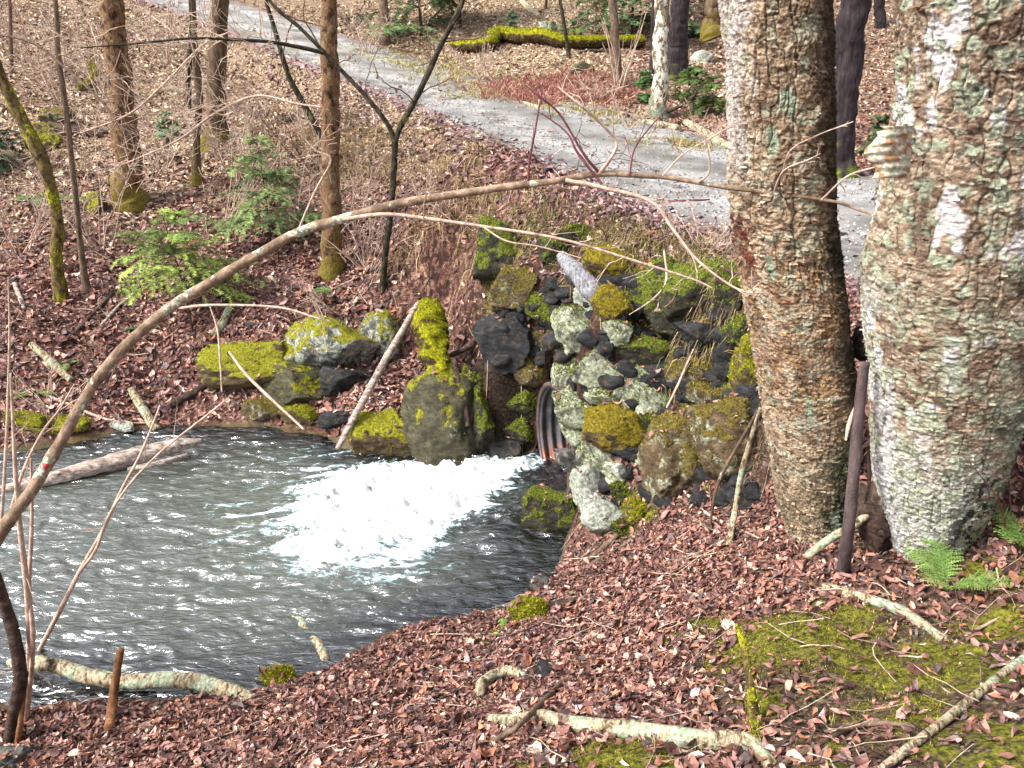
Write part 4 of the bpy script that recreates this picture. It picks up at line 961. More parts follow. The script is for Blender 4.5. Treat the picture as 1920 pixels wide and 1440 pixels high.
# ---------------------------------------------------------------- trees, saplings and bare shrubs
def tree(label, pix, wpx, mat, name="tree", cat="tree", group=None, height=9.0, base=None, y=None, nbr=6, rough=.16, sides=20, flare=.3, brlen=1.6, seed=0, bmat=None, mid=None):
    """pix: stem from the foot upwards; the plane of the stem stands at the foot's distance"""
    rng = np.random.RandomState(seed + int(pix[0][0]))
    b = G(*pix[0]) if base is None else base
    y = b[1] if y is None else y
    pts = [b - np.array([0, 0, .15])] + [PY(u, v, y) for u, v in pix]
    ws = np.interp(np.linspace(0, 1, len(pix)), np.linspace(0, 1, len(wpx)), wpx)
    rad = [ws[0] / 2 * depth(pts[1]) / FPX * 1.1] + [w / 2 * depth(p) / FPX for w, p in zip(ws, pts[1:])]
    dirn = unit(pts[-1] - pts[-2]); dirn = unit(dirn + np.array([0, 0, .6]))
    extra = max(0, height - (pts[-1][2] - b[2]))
    if extra > .3:
        for t in np.linspace(.12, 1, 6): pts.append(pts[-1] * 0 + pts[len(pix)] + dirn * extra * t + np.array([rng.normal() * .05, rng.normal() * .05, 0]) * t * extra * .3); rad.append(rad[len(pix)] * (1 - .75 * t))
    n = max(40, len(pts) * 14); p = catmull(pts, n); r = np.interp(np.linspace(0, len(pts) - 1, n), np.arange(len(pts)), rad)
    hgt = p[:, 2] - b[2]; r = r * (1 + flare * np.exp(-np.maximum(hgt, 0) / .18))
    p = p + np.stack([fbm(np.c_[hgt * 2.2, hgt * 0 + seed, hgt * 0], 2, 3), fbm(np.c_[hgt * 2.2, hgt * 0 + seed + 9, hgt * 0], 2, 4), hgt * 0], 1) * r[:, None] * .25
    root = empty(name, b, label, cat, group)
    mb = MB(); tube(mb, p - b, r, sides, rough=rough, seed=seed, freq=9); mb.build("trunk", M[mat], root, colors=False)
    if nbr:
        for k in range(nbr):
            mb = MB()
            zt = rng.uniform(.3, 1) * hgt[-1]
            if hgt[-1] > 4: zt = rng.uniform(.55, 1) * hgt[-1]
            i = min(np.argmax(hgt >= zt), n - 2) or n - 2; a = rng.rand() * 6.28
            pth = wander(p[i] - b, [math.cos(a), math.sin(a), rng.uniform(.2, .9)], brlen * rng.uniform(.6, 1.3), 9, rng, .4, .3)
            rr = min(r[i] * .45, .05); tube(mb, pth, np.linspace(rr, rr * .25, 9), 5); twigs(mb, pth, rr * .6, rng, 7, brlen * .45, 2, .25)
            mb.build("branch", M[bmat or 'b_thin'], root, colors=False)
    return root
GT = "trees of the left bank"; GF = "trees beyond the road"
tree("stout tree with flaking orange bark and mossy foot, on the left bank", [(243, 385), (240, 330), (232, 240), (222, 120), (206, 0)], [52, 47, 46, 42, 42], 'b_orange', group=GT, flare=.35, seed=1)
tree("straight dark grey brown trunk beside the road, with bare twigs before it", [(402, 272), (404, 220), (408, 110), (411, 0)], [44, 36, 33, 31], 'b_grey', group=GT, seed=2, flare=.45)
tree("slim trunk left of the straight dark trunk, with a flared foot low on the bank", [(370, 346), (369, 280), (373, 180), (366, 90), (362, 0)], [22, 12, 13, 12, 10], 'b_grey', group=GT, seed=3, sides=12)
tree("thinner stem close behind the slim trunk by the road", [(352, 205), (354, 130), (358, 60), (357, 0)], [11, 10, 9, 8], 'b_black', group=GT, seed=4, sides=10)
tree("upright tree with rust orange bark standing between pool and road", [(622, 512), (621, 400), (619, 250), (618, 120), (617, 0)], [40, 35, 34, 33, 30], 'b_orange', group=GT, seed=5, flare=.2)
def forked():
    b = G(716, 545); y = b[1]; root = empty("forked_sapling", b, "dark sapling forking into a wide V in front of the road", "sapling", GT)
    for px, w in (([(716, 560), (722, 480), (732, 400), (738, 330), (741, 262)], [13, 12, 12, 11, 11]), ([(741, 268), (728, 235), (690, 185), (640, 132), (608, 98), (560, 50), (520, 18), (492, -15), (430, -70)], [9, 8, 8, 7, 7, 6, 6, 5, 3]),
                  ([(741, 268), (752, 235), (780, 185), (806, 130), (822, 95), (842, 55), (866, 5), (880, -50), (900, -140)], [9, 10, 10, 10, 9, 9, 8, 7, 4])):
        pts = catmull([PY(u, v, y) for u, v in px], 60); r = np.interp(np.linspace(0, 1, 60), np.linspace(0, 1, len(w)), w) / 2 * depth(b) / FPX
        mb = MB(); tube(mb, pts - b, r, 12, rough=.12, seed=3); mb.build("trunk" if len(px) == 5 else "limb", M['b_black'], root, colors=False)
        if len(px) > 5:
            rng = np.random.RandomState(len(px) + int(w[2])); twig_parts(root, pts - b, .02, rng, 9, .7, 2, .2, M['b_thin'])
    # long level side limb running left across the trunks
    px = [(610, 100), (560, 88), (500, 78), (430, 74), (360, 72), (250, 82), (150, 90)]
    pts = catmull([PY(u, v, y - .002 * (610 - u)) for u, v in px], 50); mb = MB(); tube(mb, pts - b, np.linspace(.022, .005, 50), 8, rough=.1)
    mb.build("limb", M['b_black'], root, colors=False); TWMIN[0] = .0034; twig_parts(root, pts - b, .014, np.random.RandomState(4), 18, .7, 2, .1, M['b_pale'], wob=.6)
    px = [(420, 68), (470, 45), (520, 30), (600, 28)]
    return root
forked()
tree("thin dark sapling leaning left in front of the road, curved at half height", [(632, 470), (628, 360), (610, 275), (575, 205), (545, 150), (522, 80), (498, 0)], [9, 10, 11, 11, 10, 9, 8], 'b_black', "sapling", "sapling", GT, 5.5, seed=6, sides=10, nbr=5, brlen=.9, flare=.1)
tree("crooked moss grown sapling leaning in at the left edge", [(116, 565), (106, 500), (109, 430), (95, 350), (74, 285), (40, 225), (10, 165), (-10, 110), (-30, 20)], [24, 20, 21, 20, 26, 22, 22, 20, 18], 'b_moss', "sapling", "sapling", GT, 5.0, seed=7, nbr=3, flare=.25)
tree("slender wavy sapling right of the mossy leaning one, with a mossy foot", [(163, 545), (152, 470), (140, 350), (128, 240), (112, 120), (104, 0)], [13, 10, 10, 10, 10, 8], 'b_thin', "sapling", "sapling", GT, 6.0, seed=8, nbr=7, sides=10)
tree("thin straight stem in the upper left corner", [(22, 138), (20, 70), (18, 0)], [8, 7, 6], 'b_thin', "sapling", "sapling", GT, 7, seed=9, sides=8)
tree("trunk with the flecked pale lichen bark, beyond the road", [(1234, 222), (1238, 130), (1242, 0)], [33, 28, 29], 'b_speck', group=GF, seed=10)
tree("black conifer trunk behind the lichen flecked trunk", [(1268, 150), (1272, 70), (1275, 0)], [44, 36, 34], 'b_dark', group=GF, seed=11, base=P(1268, 155, 17.0))
tree("thin dark trunk seen just left of the lichen flecked trunk", [(1224, 160), (1226, 80), (1228, 0)], [15, 13, 12], 'b_dark', group=GF, seed=21, base=P(1224, 160, 18.0))
tree("purple black trunk standing between the two big birches", [(1578, 332), (1582, 220), (1592, 100), (1604, 0)], [46, 40, 52, 54], 'b_dark', group=GF, seed=12)
tree("pale grey trunk rising from the shrub clump beyond the road", [(1158, 158), (1154, 80), (1148, 0)], [20, 16, 15], 'b_thin', group=GF, seed=13, sides=14)
tree("grey trunk by the young hemlock at the top, right of the road", [(722, 82), (721, 40), (719, 0)], [20, 18, 17], 'b_thin', group=GF, seed=14, sides=14)
tree("slim dark stem in front of the mossy fallen log", [(1066, 108), (1060, 60), (1050, 0)], [8, 7, 6], 'b_black', "sapling", "sapling", GF, 6, seed=15, sides=8)
tree("slim dark stem uphill of the grey lichen boulder", [(1022, 30), (1024, 10), (1026, -20)], [5, 5, 4], 'b_black', "sapling", "sapling", GF, 6, seed=16, sides=8, base=P(1022, 32, 25.5))
tree("brown trunk in shade right of the far wet rocks", [(1338, 40), (1340, 0), (1345, -40)], [34, 32, 30], 'b_grey', group=GF, seed=17, base=P(1338, 60, 20.0))
tree("dim trunk in the gap right of the purple black trunk", [(1652, 110), (1650, 40), (1648, -20)], [22, 20, 18], 'b_dark', group=GF, seed=18, base=P(1652, 110, 22.0))
tree("distant slim trunk at the top edge left of the road", [(278, 0), (280, -30), (282, -60)], [14, 13, 12], 'b_grey', group=GT, seed=19, base=P(278, 8, 26.0))
tree("distant trunk at the upper left beside the corner", [(140, 8), (142, -30), (143, -60)], [16, 15, 14], 'b_grey', group=GT, seed=20, base=P(140, 10, 25.0))

def stem_clump(label, u, v, n, hpx, mat, name="bare_shrub", spread=.35, r=.006, lean=(0, 0), seed=0, wob=.3, tw=4, group=None, lift=0):
    rng = np.random.RandomState(seed + int(u) + 7); b = G(u, v); root = empty(name, b, label, "shrub", group); d = depth(b); r = max(r, .0007 * d); TWMIN[0] = .00038 * d
    for k in range(n):
        a = rng.rand() * 6.28; dr = [math.cos(a) * spread + lean[0], math.sin(a) * spread + lean[1], 1]
        pth = wander(np.array([math.cos(a), math.sin(a), 0]) * rng.rand() * .12, dr, hpx * d / FPX * rng.uniform(.55, 1.15), 14, rng, wob, -.12)
        mb = MB(); tube(mb, pth, np.linspace(r * rng.uniform(.8, 1.4), r * .35, 14), 5, cap=False)
        if tw: twigs(mb, pth, r * .8, rng, tw + 3 if tw else 0, hpx * d / FPX * .28, 2, .3, 3)
        mb.build("stem", M[mat], root, colors=False)
    TWMIN[0] = .0016
    return root
SG = "bare shrubs on the banks"
stem_clump("bush of many straight tan shoots around the pale grey trunk", 1160, 165, 18, 135, 'b_pale', spread=.28, r=.011, seed=1, tw=0, group=SG, wob=.15)
stem_clump("sprawling clump of pale dead stems on the slope below the forked sapling", 690, 505, 15, 150, 'b_pale', spread=.9, r=.006, seed=2, tw=3, group=SG)
stem_clump("pale twiggy shrub in front of the rust orange tree", 560, 420, 6, 190, 'b_pale', spread=.5, r=.007, seed=3, tw=5, group=SG)
stem_clump("fine bare shrub before the stout orange barked tree", 300, 320, 8, 240, 'b_pale', spread=.6, r=.007, seed=4, tw=7, group=SG)
stem_clump("straggling thin stems on the crest of the headwall", 1030, 440, 7, 150, 'b_thin', spread=.5, r=.004, seed=5, tw=3, group=SG)
stem_clump("wiry tan stems at the road edge above the headwall", 800, 400, 7, 120, 'b_pale', spread=.6, r=.004, seed=6, tw=3, group=SG)
stem_clump("little bare shrub by the birch logs at the far road side", 1180, 240, 6, 80, 'b_pale', spread=.7, r=.007, seed=7, tw=4, group=SG)
stem_clump("twiggy shrub beside the slim trunk on the left bank", 430, 330, 7, 170, 'b_pale', spread=.7, r=.006, seed=8, tw=6, group=SG)
stem_clump("bare brambles tangled along the left shore", 90, 770, 10, 110, 'b_pale', spread=1.2, r=.005, seed=9, tw=4, group=SG)
stem_clump("bare shrub high on the left slope beside the wavy sapling", 190, 190, 6, 190, 'b_pale', spread=.5, r=.008, seed=10, tw=7, group=SG)
stem_clump("small bare shrub on the bank between the mossy boulders and slim trunk", 470, 560, 6, 120, 'b_thin', spread=.8, r=.004, seed=11, tw=3, group=SG)
stem_clump("bare shrub at the top of the picture left of the hemlock", 660, 60, 6, 70, 'b_thin', spread=.6, r=.012, seed=12, tw=4, group=SG)
stem_clump("purple stemmed brambles right of the massive birch", 1905, 985, 6, 330, 'b_red', spread=.5, r=.004, seed=13, tw=2, group=SG)

for lab, u, v, n, hp, mt, sp, tw_ in (
    ("thicket of fine twigs low at the left edge beneath the mossy sapling", 40, 480, 8, 240, 'b_pale', .6, 6), ("fine twiggy shrub between the wavy sapling and stout tree", 190, 470, 7, 280, 'b_pale', .5, 7),
    ("spreading pale shrub under the straight dark trunk", 420, 420, 8, 260, 'b_pale', .7, 7), ("dense twiggy shrub right of the rust orange tree", 665, 430, 8, 220, 'b_pale', .6, 6),
    ("brush of thin stems on the purple leaf slope by the road", 580, 320, 8, 160, 'b_thin', .8, 6), ("pale brush on the left slope above the dark mossy log end", 110, 190, 8, 150, 'b_pale', .7, 7),
    ("wiry shrub at the head of the leaf chute", 860, 420, 8, 150, 'b_pale', .8, 4), ("drooping rootlets and stems over the middle of the headwall crest", 1140, 450, 9, 110, 'b_thin', 1.0, 3),
    ("tangle of thin stems beside the left birch at the road edge", 1320, 480, 9, 130, 'b_pale', .9, 4), ("twiggy bush at the far road verge behind the fork", 900, 150, 8, 90, 'b_pale', .8, 6),
    ("dry brush in front of the mossy rock peak beyond the road", 1120, 190, 8, 70, 'b_pale', .9, 5), ("shrub of pale shoots left of the top hemlock", 690, 100, 7, 100, 'b_pale', .6, 6),
    ("bare shrub at the upper left corner of the slope", 60, 120, 8, 170, 'b_pale', .6, 7), ("bare shrub between the thin stems by the road", 310, 120, 8, 150, 'b_pale', .6, 7),
    ("brush by the longer birch log at the far roadside", 1330, 265, 6, 80, 'b_pale', .8, 4), ("low twigs poking from the leaves above the tilted boulder", 640, 590, 8, 110, 'b_pale', 1.1, 4)):
    stem_clump(lab, u, v, n, hp, mt, spread=sp, r=.004, seed=len(lab), tw=tw_, group=SG)
# ---------------------------------------------------------------- the long arching stem across the picture
def pd(pix): return np.array([P(u, v, d) for u, v, d in pix])
def arch():
    pix = [(-330, 1500, 3.35), (-180, 1300, 3.35), (-60, 1100, 3.35), (0, 1000, 3.35), (60, 918, 3.35), (112, 832, 3.35), (190, 700, 3.35), (300, 592, 3.35), (430, 508, 3.35), (550, 440, 3.35), (640, 411, 3.34), (760, 380, 3.32), (870, 362, 3.3), (1000, 345, 3.28),
           (1130, 326, 3.25), (1250, 334, 3.2), (1370, 352, 3.12), (1500, 368, 3.05), (1590, 386, 3.0), (1652, 411, 2.9)]
    w = [30, 28, 27, 25, 23, 21, 20, 20, 19, 19, 18, 16, 15, 13, 11, 9, 8, 6, 5, 3]
    n = 260; p = catmull(pd(pix), n); r = np.interp(np.linspace(0, 1, n), np.linspace(0, 1, len(w)), w) / 2 * 3.3 / FPX
    k = np.arange(n); r = r * (1 + .10 * np.maximum(0, np.cos(k * .29)) ** 12 + .05 * fbm(np.c_[k * .15, k * 0, k * 0], 2, 3)); p = p + np.c_[k * 0, k * 0, .006 * fbm(np.c_[k * .09, k * 0 + 4, k * 0], 2, 5)]
    b = np.array([p[0][0], p[0][1], tz(p[0][0], p[0][1])])
    root = empty("arching_sapling", b, "long bare stem arching over the pool from the left edge to the birches", "sapling")
    mb = MB(); tube(mb, p - b, r, 14, rough=.07, seed=2, freq=14); mb.build("stem", M['b_arc'], root, colors=False)
    rng = np.random.RandomState(12)
    def side(px, w, mat, tw=5, L=.28, lev=2):
        q = catmull(pd(px), 40); mb = MB(); tube(mb, q - b, np.linspace(w[0], w[1], 40) / 2 * 3.2 / FPX, 7, cap=False)
        sb = mb.build("side_branch", M[mat], root, colors=False)
        if tw: twig_parts(sb, q - b, w[0] / 2 * 3.2 / FPX * .7, rng, tw, L, lev, .25, M[mat], sides=4)
    side([(640, 412, 3.33), (720, 402, 3.3), (800, 410, 3.28), (900, 424, 3.25), (1050, 448, 3.22), (1200, 492, 3.2), (1300, 524, 3.18), (1335, 540, 3.17)], (9, 3), 'b_pale', 6)
    side([(905, 425, 3.25), (950, 452, 3.2), (1010, 462, 3.2), (1090, 484, 3.2)], (4, 2), 'b_pale', 1)
    side([(1060, 338, 3.26), (1130, 352, 3.25), (1220, 378, 3.2), (1262, 430, 3.18), (1310, 490, 3.15), (1385, 543, 3.1), (1442, 550, 3.05)], (9, 3), 'b_pale', 7, .2)
    side([(335, 578, 3.35), (400, 572, 3.3), (520, 576, 3.25), (590, 595, 3.2), (618, 602, 3.2)], (6, 3), 'b_pale', 4, .25)
    side([(1126, 326, 3.25), (1095, 290, 3.2), (1050, 215, 3.15), (1010, 180, 3.1), (985, 160, 3.1)], (6, 2), 'b_red', 4, .2)
    side([(1128, 345, 3.25), (1085, 290, 3.2), (1062, 248, 3.2), (1015, 212, 3.2)], (6, 2), 'b_red', 3, .2)
    side([(990, 346, 3.28), (993, 300, 3.25), (1004, 240, 3.2), (1016, 170, 3.18)], (6, 3), 'b_red', 2, .15)
    side([(1122, 327, 3.25), (1146, 295, 3.2), (1155, 265, 3.2), (1120, 225, 3.15), (1085, 195, 3.1), (1045, 162, 3.1)], (8, 3), 'b_pale', 5, .22)
    side([(1180, 328, 3.22), (1195, 270, 3.2), (1262, 190, 3.15)], (4, 2), 'b_red', 5, .16)
    side([(1240, 333, 3.2), (1280, 290, 3.15), (1340, 255, 3.1), (1370, 238, 3.1)], (4, 2), 'b_pale', 6, .16)
    side([(1310, 342, 3.15), (1330, 320, 3.1), (1322, 260, 3.05), (1300, 235, 3.05)], (4, 2), 'b_pale', 4, .12)
    side([(1450, 362, 3.08), (1470, 320, 2.95), (1515, 300, 2.9), (1538, 288, 2.9)], (4, 2), 'b_pale', 3, .08)
    side([(1465, 340, 3.0), (1480, 285, 2.9), (1530, 255, 2.88), (1600, 228, 2.85)], (3, 2), 'b_pale', 3, .08)
    side([(1540, 375, 3.0), (1590, 330, 2.9), (1650, 310, 2.8), (1700, 280, 2.55)], (4, 2), 'b_pale', 4, .12)
    mb = MB(); bv, bf = ICO[2]; mb.add(bv * .012 + P(86, 874, 3.31) - b, bf); mb.build("red_mark", NT("red_marker_dot", .5).fin(C(170, 40, 44)), root, colors=False)
arch()

# ---------------------------------------------------------------- fallen wood, sticks and stems
def stick(name, label, cat, pix, w, mat, sides=10, rough=.12, group=None, lift=.6, tw=0, twl=.2, twmat=None, n=None, knobs=0, seed=None, wobble=0.0):
    """pix entries (u, v) lie on the ground, (u, v, d) hang at that distance"""
    pts = []; ws = np.interp(np.linspace(0, 1, len(pix)), np.linspace(0, 1, len(w)), w)
    for (q, wi) in zip(pix, ws):
        if len(q) == 3: pts.append(P(*q))
        else:
            g = G(q[0], q[1]); g = g + np.array([0, 0, wi / 2 * depth(g) / FPX * lift]); pts.append(g)
    pts = np.array(pts); n = n or max(24, 16 * len(pts)); p = catmull(pts, n)
    dd = np.array([depth(x) for x in p]); r = np.interp(np.linspace(0, 1, n), np.linspace(0, 1, len(w)), w) / 2 * dd / FPX
    sd = seed if seed is not None else int(pix[0][0]) + 3
    if wobble:
        k = np.linspace(0, len(pix) * 2.2, n); p = p + np.c_[fbm(np.c_[k, k * 0 + sd, k * 0], 2, 1), fbm(np.c_[k, k * 0 + sd + 5, k * 0], 2, 2), fbm(np.c_[k, k * 0 + sd + 9, k * 0], 2, 3)] * wobble
    b = p[len(p) // 2].copy()
    if tw:
        TWMIN[0] = .0004 * depth(b); root = empty(name, b, label, cat, group); mb = MB(); tube(mb, p - b, r, sides, rough=rough, seed=sd); mb.build("stem", M[mat], root, colors=False)
        twig_parts(root, p - b, r.mean() * .5, np.random.RandomState(abs(sd)), tw, twl, 2, .2, M[twmat or mat], sides=4); return root
    mb = MB(); tube(mb, p, r, sides, rough=rough, seed=sd, freq=12)
    o = tag(mb.build(name, M[mat], origin=b, colors=False), label, cat, group)
    if mat in ('mosslog', 'b_moss'):
        q = mb.q[0]; far = depth(b) / 7; moss_fuzz(mb.v[0] - b, np.vstack([q[:, [0, 1, 2]], q[:, [0, 2, 3]]]), o, b, .1 if mat == 'mosslog' else -.2, _Y, abs(sd), 6000, 60000 / max(1, far), (.007 * max(.6, far), .018 * max(.6, far)), .004 * max(.5, far))
    return o
# pool side
def driftwood():
    o = stick("driftwood_log", "bleached split driftwood log lying in the left of the pool", "log",
              [(-60, 936, 6.35), (60, 905, 6.45), (160, 880, 6.6), (260, 852, 6.8), (330, 836, 6.9), (378, 826, 7.0)], [14, 24, 28, 30, 28, 8], 'b_drift', 28, .2, n=140)
    return o
driftwood()
stick("driftwood_splinter", "narrow splinter of wood floating against the driftwood log", "log", [(240, 880, 6.55), (300, 868, 6.6), (352, 852, 6.75)], [8, 12, 6], 'b_drift', 10, .25)
stick("sunken_log", "yellowish log lying just under the water in the middle of the pool", "log", [tuple(list(q) + [depth(PZ(q[0], q[1], z_))]) for q, z_ in (((478, 1050), -.10), ((510, 1100), -.07), ((550, 1158), -.06), ((590, 1205), -.045), ((612, 1238), -.01))], [16, 26, 28, 26, 18], "b_birch", 14, .2)
stick("fallen_birch_limb", "curved lichen birch limb lying along the near water edge", "log", [(-30, 1252), (60, 1244, 4.35), (110, 1250, 4.35), (170, 1268, 4.32), (240, 1278, 4.28), (320, 1274, 4.27), (385, 1282, 4.25), (440, 1298, 4.2), (478, 1312, 4.15)], [20, 26, 26, 28, 28, 30, 30, 28, 20], 'b_birch', 18, .18, n=150)
stick("stub_of_wood", "short orange brown stub standing before the fallen birch limb", "stub", [(206, 1372), (210, 1330, 4.02), (216, 1280, 4.0), (226, 1218, 3.98)], [18, 18, 15, 14], 'b_bare', 14, .12)
stick("sapling", "dark leaning stem in the bottom left corner", "stem", [(22, 1388), (28, 1330, 3.85), (38, 1270, 3.8), (26, 1190, 3.75), (0, 1110, 3.7), (-30, 1020, 3.6)], [24, 24, 24, 22, 22, 20], 'b_rot', 14, .1)
stick("sapling", "orange stem close behind the dark corner stem", "stem", [(34, 1395), (40, 1340, 3.85), (50, 1260, 3.85)], [12, 10, 8], 'b_bare', 8)
for lab, px, w in (
    ("pale upright stem rising from the corner in front of the pool", [(48, 1352), (55, 1250, 3.9), (52, 1120, 3.7), (40, 1010, 3.55), (30, 900, 3.45), (20, 700, 3.3)], [12, 11, 11, 10, 8, 4]),
    ("second pale stem, bent right, just beside the upright one", [(52, 1340), (62, 1210, 3.8), (55, 1100, 3.7), (60, 980, 3.6), (58, 860, 3.5)], [9, 9, 8, 7, 4]),
    ("pale stem forking over the water toward the driftwood", [(62, 1245), (110, 1150, 3.9), (150, 1070, 3.85), (190, 1000, 3.8), (230, 915, 3.8), (262, 855, 3.8), (285, 800, 3.8), (300, 760, 3.8)], [9, 9, 8, 7, 6, 5, 4, 3]),
    ("thin fork leaning right beside the stem over the water", [(150, 1072, 3.85), (180, 1030, 3.8), (205, 965, 3.75), (250, 900, 3.75), (310, 840, 3.75), (380, 785, 3.75), (430, 745, 3.8)], [6, 6, 5, 5, 4, 4, 3]),
    ("thin stem crossing behind the arching stem at the left edge", [(20, 960, 3.9), (45, 880, 3.85), (80, 810, 3.8), (110, 770, 3.75), (140, 720, 3.75)], [7, 6, 5, 4, 3]),
    ("hair thin upright stem far left over the shore", [(0, 1010, 3.9), (8, 900, 3.8), (14, 780, 3.7), (18, 620, 3.6), (16, 520, 3.5)], [6, 6, 5, 4, 3])):
    stick("sapling", lab, "stem", px, w, 'b_pale', 7, .08, "thin pale stems at the left edge", tw=3 if len(px) > 6 else 6, twl=.22)
stick("leaning_stick", "pale peeling stick leaning from the bank into the pool", "stick", [(633, 842, 6.85), (660, 790, 6.9), (690, 735, 7.0), (725, 670, 7.15), (755, 620, 7.3), (783, 570, 7.5)], [10, 13, 14, 14, 13, 10], 'b_drift', 12, .12)
stick("mossy_snag", "thick moss covered snag leaning over the waterline boulder", "snag", [(808, 572, 7.35), (806, 610, 7.15), (812, 650, 7.0), (826, 700, 6.85), (836, 722, 6.8)], [40, 60, 56, 40, 26], 'mosslog', 26, .34)
stick("rotten_wood", "jagged piece of rotten wood hanging beside the waterline boulder", "wood", [(852, 672, 6.85), (860, 720, 6.8), (870, 760, 6.75), (876, 800, 6.7)], [10, 20, 20, 10], 'b_rot', 12, .3)
stick("bare_root", "dark bare root curving down the bank to the headwall", "root", [(976, 552), (945, 575, 7.0), (915, 610, 7.05), (880, 648, 7.1), (842, 668, 7.15)], [12, 15, 15, 13, 8], 'b_rot', 10, .2)
stick("weathered_wood", "grey splintered timber wedged slanting in the headwall", "wood", [(1052, 478, 5.95), (1075, 505, 5.85), (1105, 540, 5.8), (1136, 572, 5.75)], [20, 34, 38, 20], 'b_greywood', 16, .28)
stick("reed", "thin pale stalk sloping from the mossy boulders to the water", "stalk", [(430, 660, 7.3), (460, 700, 7.2), (500, 740, 7.1), (570, 805, 6.9)], [5, 6, 6, 4], 'b_pale', 6)
stick("reed", "upright tan stalk before the flat topped boulder", "stalk", [(416, 735, 7.35), (413, 680, 7.3), (408, 620, 7.3), (394, 575, 7.3)], [3, 4, 4, 3], 'b_pale', 6)
stick("short_log", "short lichen spotted log lying on the bank behind the arching stem", "log", [(402, 632), (418, 612), (432, 582)], [16, 17, 15], 'b_birch', 12)
stick("short_log", "weathered log end sloping to the left shore", "log", [(246, 735), (268, 770), (295, 812)], [13, 18, 18], 'b_birch', 12, .2)
stick("rotting_branch", "grey mossy branch pointing up the bank at the left", "branch", [(60, 650), (95, 680), (135, 718)], [14, 15, 14], 'b_birch', 10, .2)
stick("rotting_branch", "bleached crooked branch on the leaves at far left", "branch", [(28, 535), (38, 560), (46, 582)], [9, 9, 8], 'b_drift', 8)
stick("branch", "long dark branch lying across the left leaf slope", "branch", [(110, 652), (150, 618), (205, 560), (245, 530)], [9, 9, 7, 5], 'b_rot', 8, tw=3)
stick("branch", "pale branch lying below the little hemlock", "branch", [(190, 612), (225, 575), (262, 545)], [6, 7, 5], 'b_drift', 8, tw=3)
stick("branch", "dark branch at the left edge above the shore", "branch", [(0, 712), (30, 695), (52, 680)], [8, 8, 6], 'b_rot', 8)
stick("branch", "black hollow branch at the far water edge left of the mossy boulders", "branch", [(318, 766), (350, 748), (386, 726)], [16, 16, 10], 'b_rot', 10, .25)
stick("branch", "thin pale branch lying along the left shore", "branch", [(60, 730), (130, 760), (210, 790), (300, 795)], [5, 6, 5, 3], 'b_pale', 6, tw=4)
stick("fallen_log", "dark mossy log end on the left slope behind the stout tree", "log", [(96, 245), (150, 254), (200, 258)], [20, 20, 18], 'b_rot', 12, .2)
stick("fallen_log", "dark log lying toward the road at the foot of the straight trunk", "log", [(432, 210), (480, 222), (545, 230)], [18, 16, 12], 'b_rot', 12, .2)
stick("fallen_log", "pale thin log lying behind the slim trunks", "log", [(290, 176), (320, 172), (350, 174)], [9, 10, 9], 'b_birch', 10)
stick("mossy_branch", "crooked mossy branch standing up the left slope", "branch", [(148, 172), (168, 162), (176, 140), (170, 118)], [12, 14, 12, 10], 'b_moss', 10, .2)
stick("moss_log", "thick fallen log blanketed in yellow moss beyond the road", "log", [(842, 92), (880, 100), (915, 98), (932, 80), (975, 84), (1020, 84), (1060, 92), (1130, 92), (1205, 90)], [12, 22, 26, 26, 26, 26, 22, 22, 20], 'mosslog', 18, .2, lift=1.1)
stick("dead_branch", "thin dead branch lying before the moss log", "branch", [(1085, 102), (1110, 98), (1150, 98)], [5, 7, 5], 'b_rot', 8)
stick("birch_log", "cut pale birch log at the road edge under the flecked tree", "log", [(1202, 232), (1235, 238), (1272, 246)], [11, 14, 14], 'b_birch', 12)
stick("birch_log", "longer birch log sloping toward the big birch beyond the road", "log", [(1286, 236), (1320, 255), (1368, 282)], [16, 18, 15], 'b_birch', 12)
stick("birch_log", "small birch log half hidden in the red grass at the road side", "log", [(980, 195), (1002, 202), (1018, 208)], [7, 8, 6], 'b_birch', 10)
stick("dead_limb", "dark limb curving up beside the flecked tree", "branch", [(1248, 212), (1262, 205, 13.3), (1290, 190, 13.2), (1308, 172, 13.0)], [10, 8, 7, 4], 'b_rot', 8)
stick("fallen_birch", "white fallen birch slanting at the top beyond the moss log", "log", [(975, 0), (990, 18), (1012, 34)], [10, 11, 9], 'b_birch', 10)
stick("bare_branch", "dark hooked branch on the gravel edge above the headwall", "branch", [(1112, 378), (1140, 366), (1180, 372), (1215, 378)], [9, 10, 6, 4], 'b_rot', 8, .2)
stick("bare_branch", "reddish stick lying on the gravel left of the birches", "branch", [(1252, 382), (1290, 380), (1330, 376)], [7, 8, 4], 'b_red', 8)
# between the birches and along the near bank
stick("leaning_pole", "smooth dark pole leaning between the two birches", "pole", [(1580, 1074), (1590, 1000, 3.22), (1600, 900, 3.12), (1608, 800, 3.05), (1618, 705, 3.0), (1622, 680, 2.98)], [24, 22, 22, 20, 19, 18], 'b_purple', 16, .04)
stick("birch_stick", "banded birch stick crossing behind the leaning pole", "stick", [(1514, 1042, 3.5), (1560, 1008, 3.45), (1600, 985, 3.4), (1640, 955, 3.4)], [15, 15, 15, 13], 'b_birch', 12)
stick("dead_twig", "thin dead twig hanging in the gap between the birches", "twig", [(1628, 845, 3.2), (1630, 900, 3.2), (1622, 945, 3.2)], [6, 7, 5], 'b_rot', 7)
stick("bark_strip", "white strip of birch bark beside the leaning pole", "bark", [(1604, 762, 3.1), (1592, 795, 3.1), (1586, 826, 3.1)], [5, 9, 4], 'b_pale', 8)
stick("fallen_limb", "grey bark covered limb lying in the leaves below the birches", "log", [(1505, 1094), (1560, 1108), (1625, 1128), (1690, 1152), (1770, 1204)], [10, 16, 20, 22, 16], 'b_birch', 14, .25)
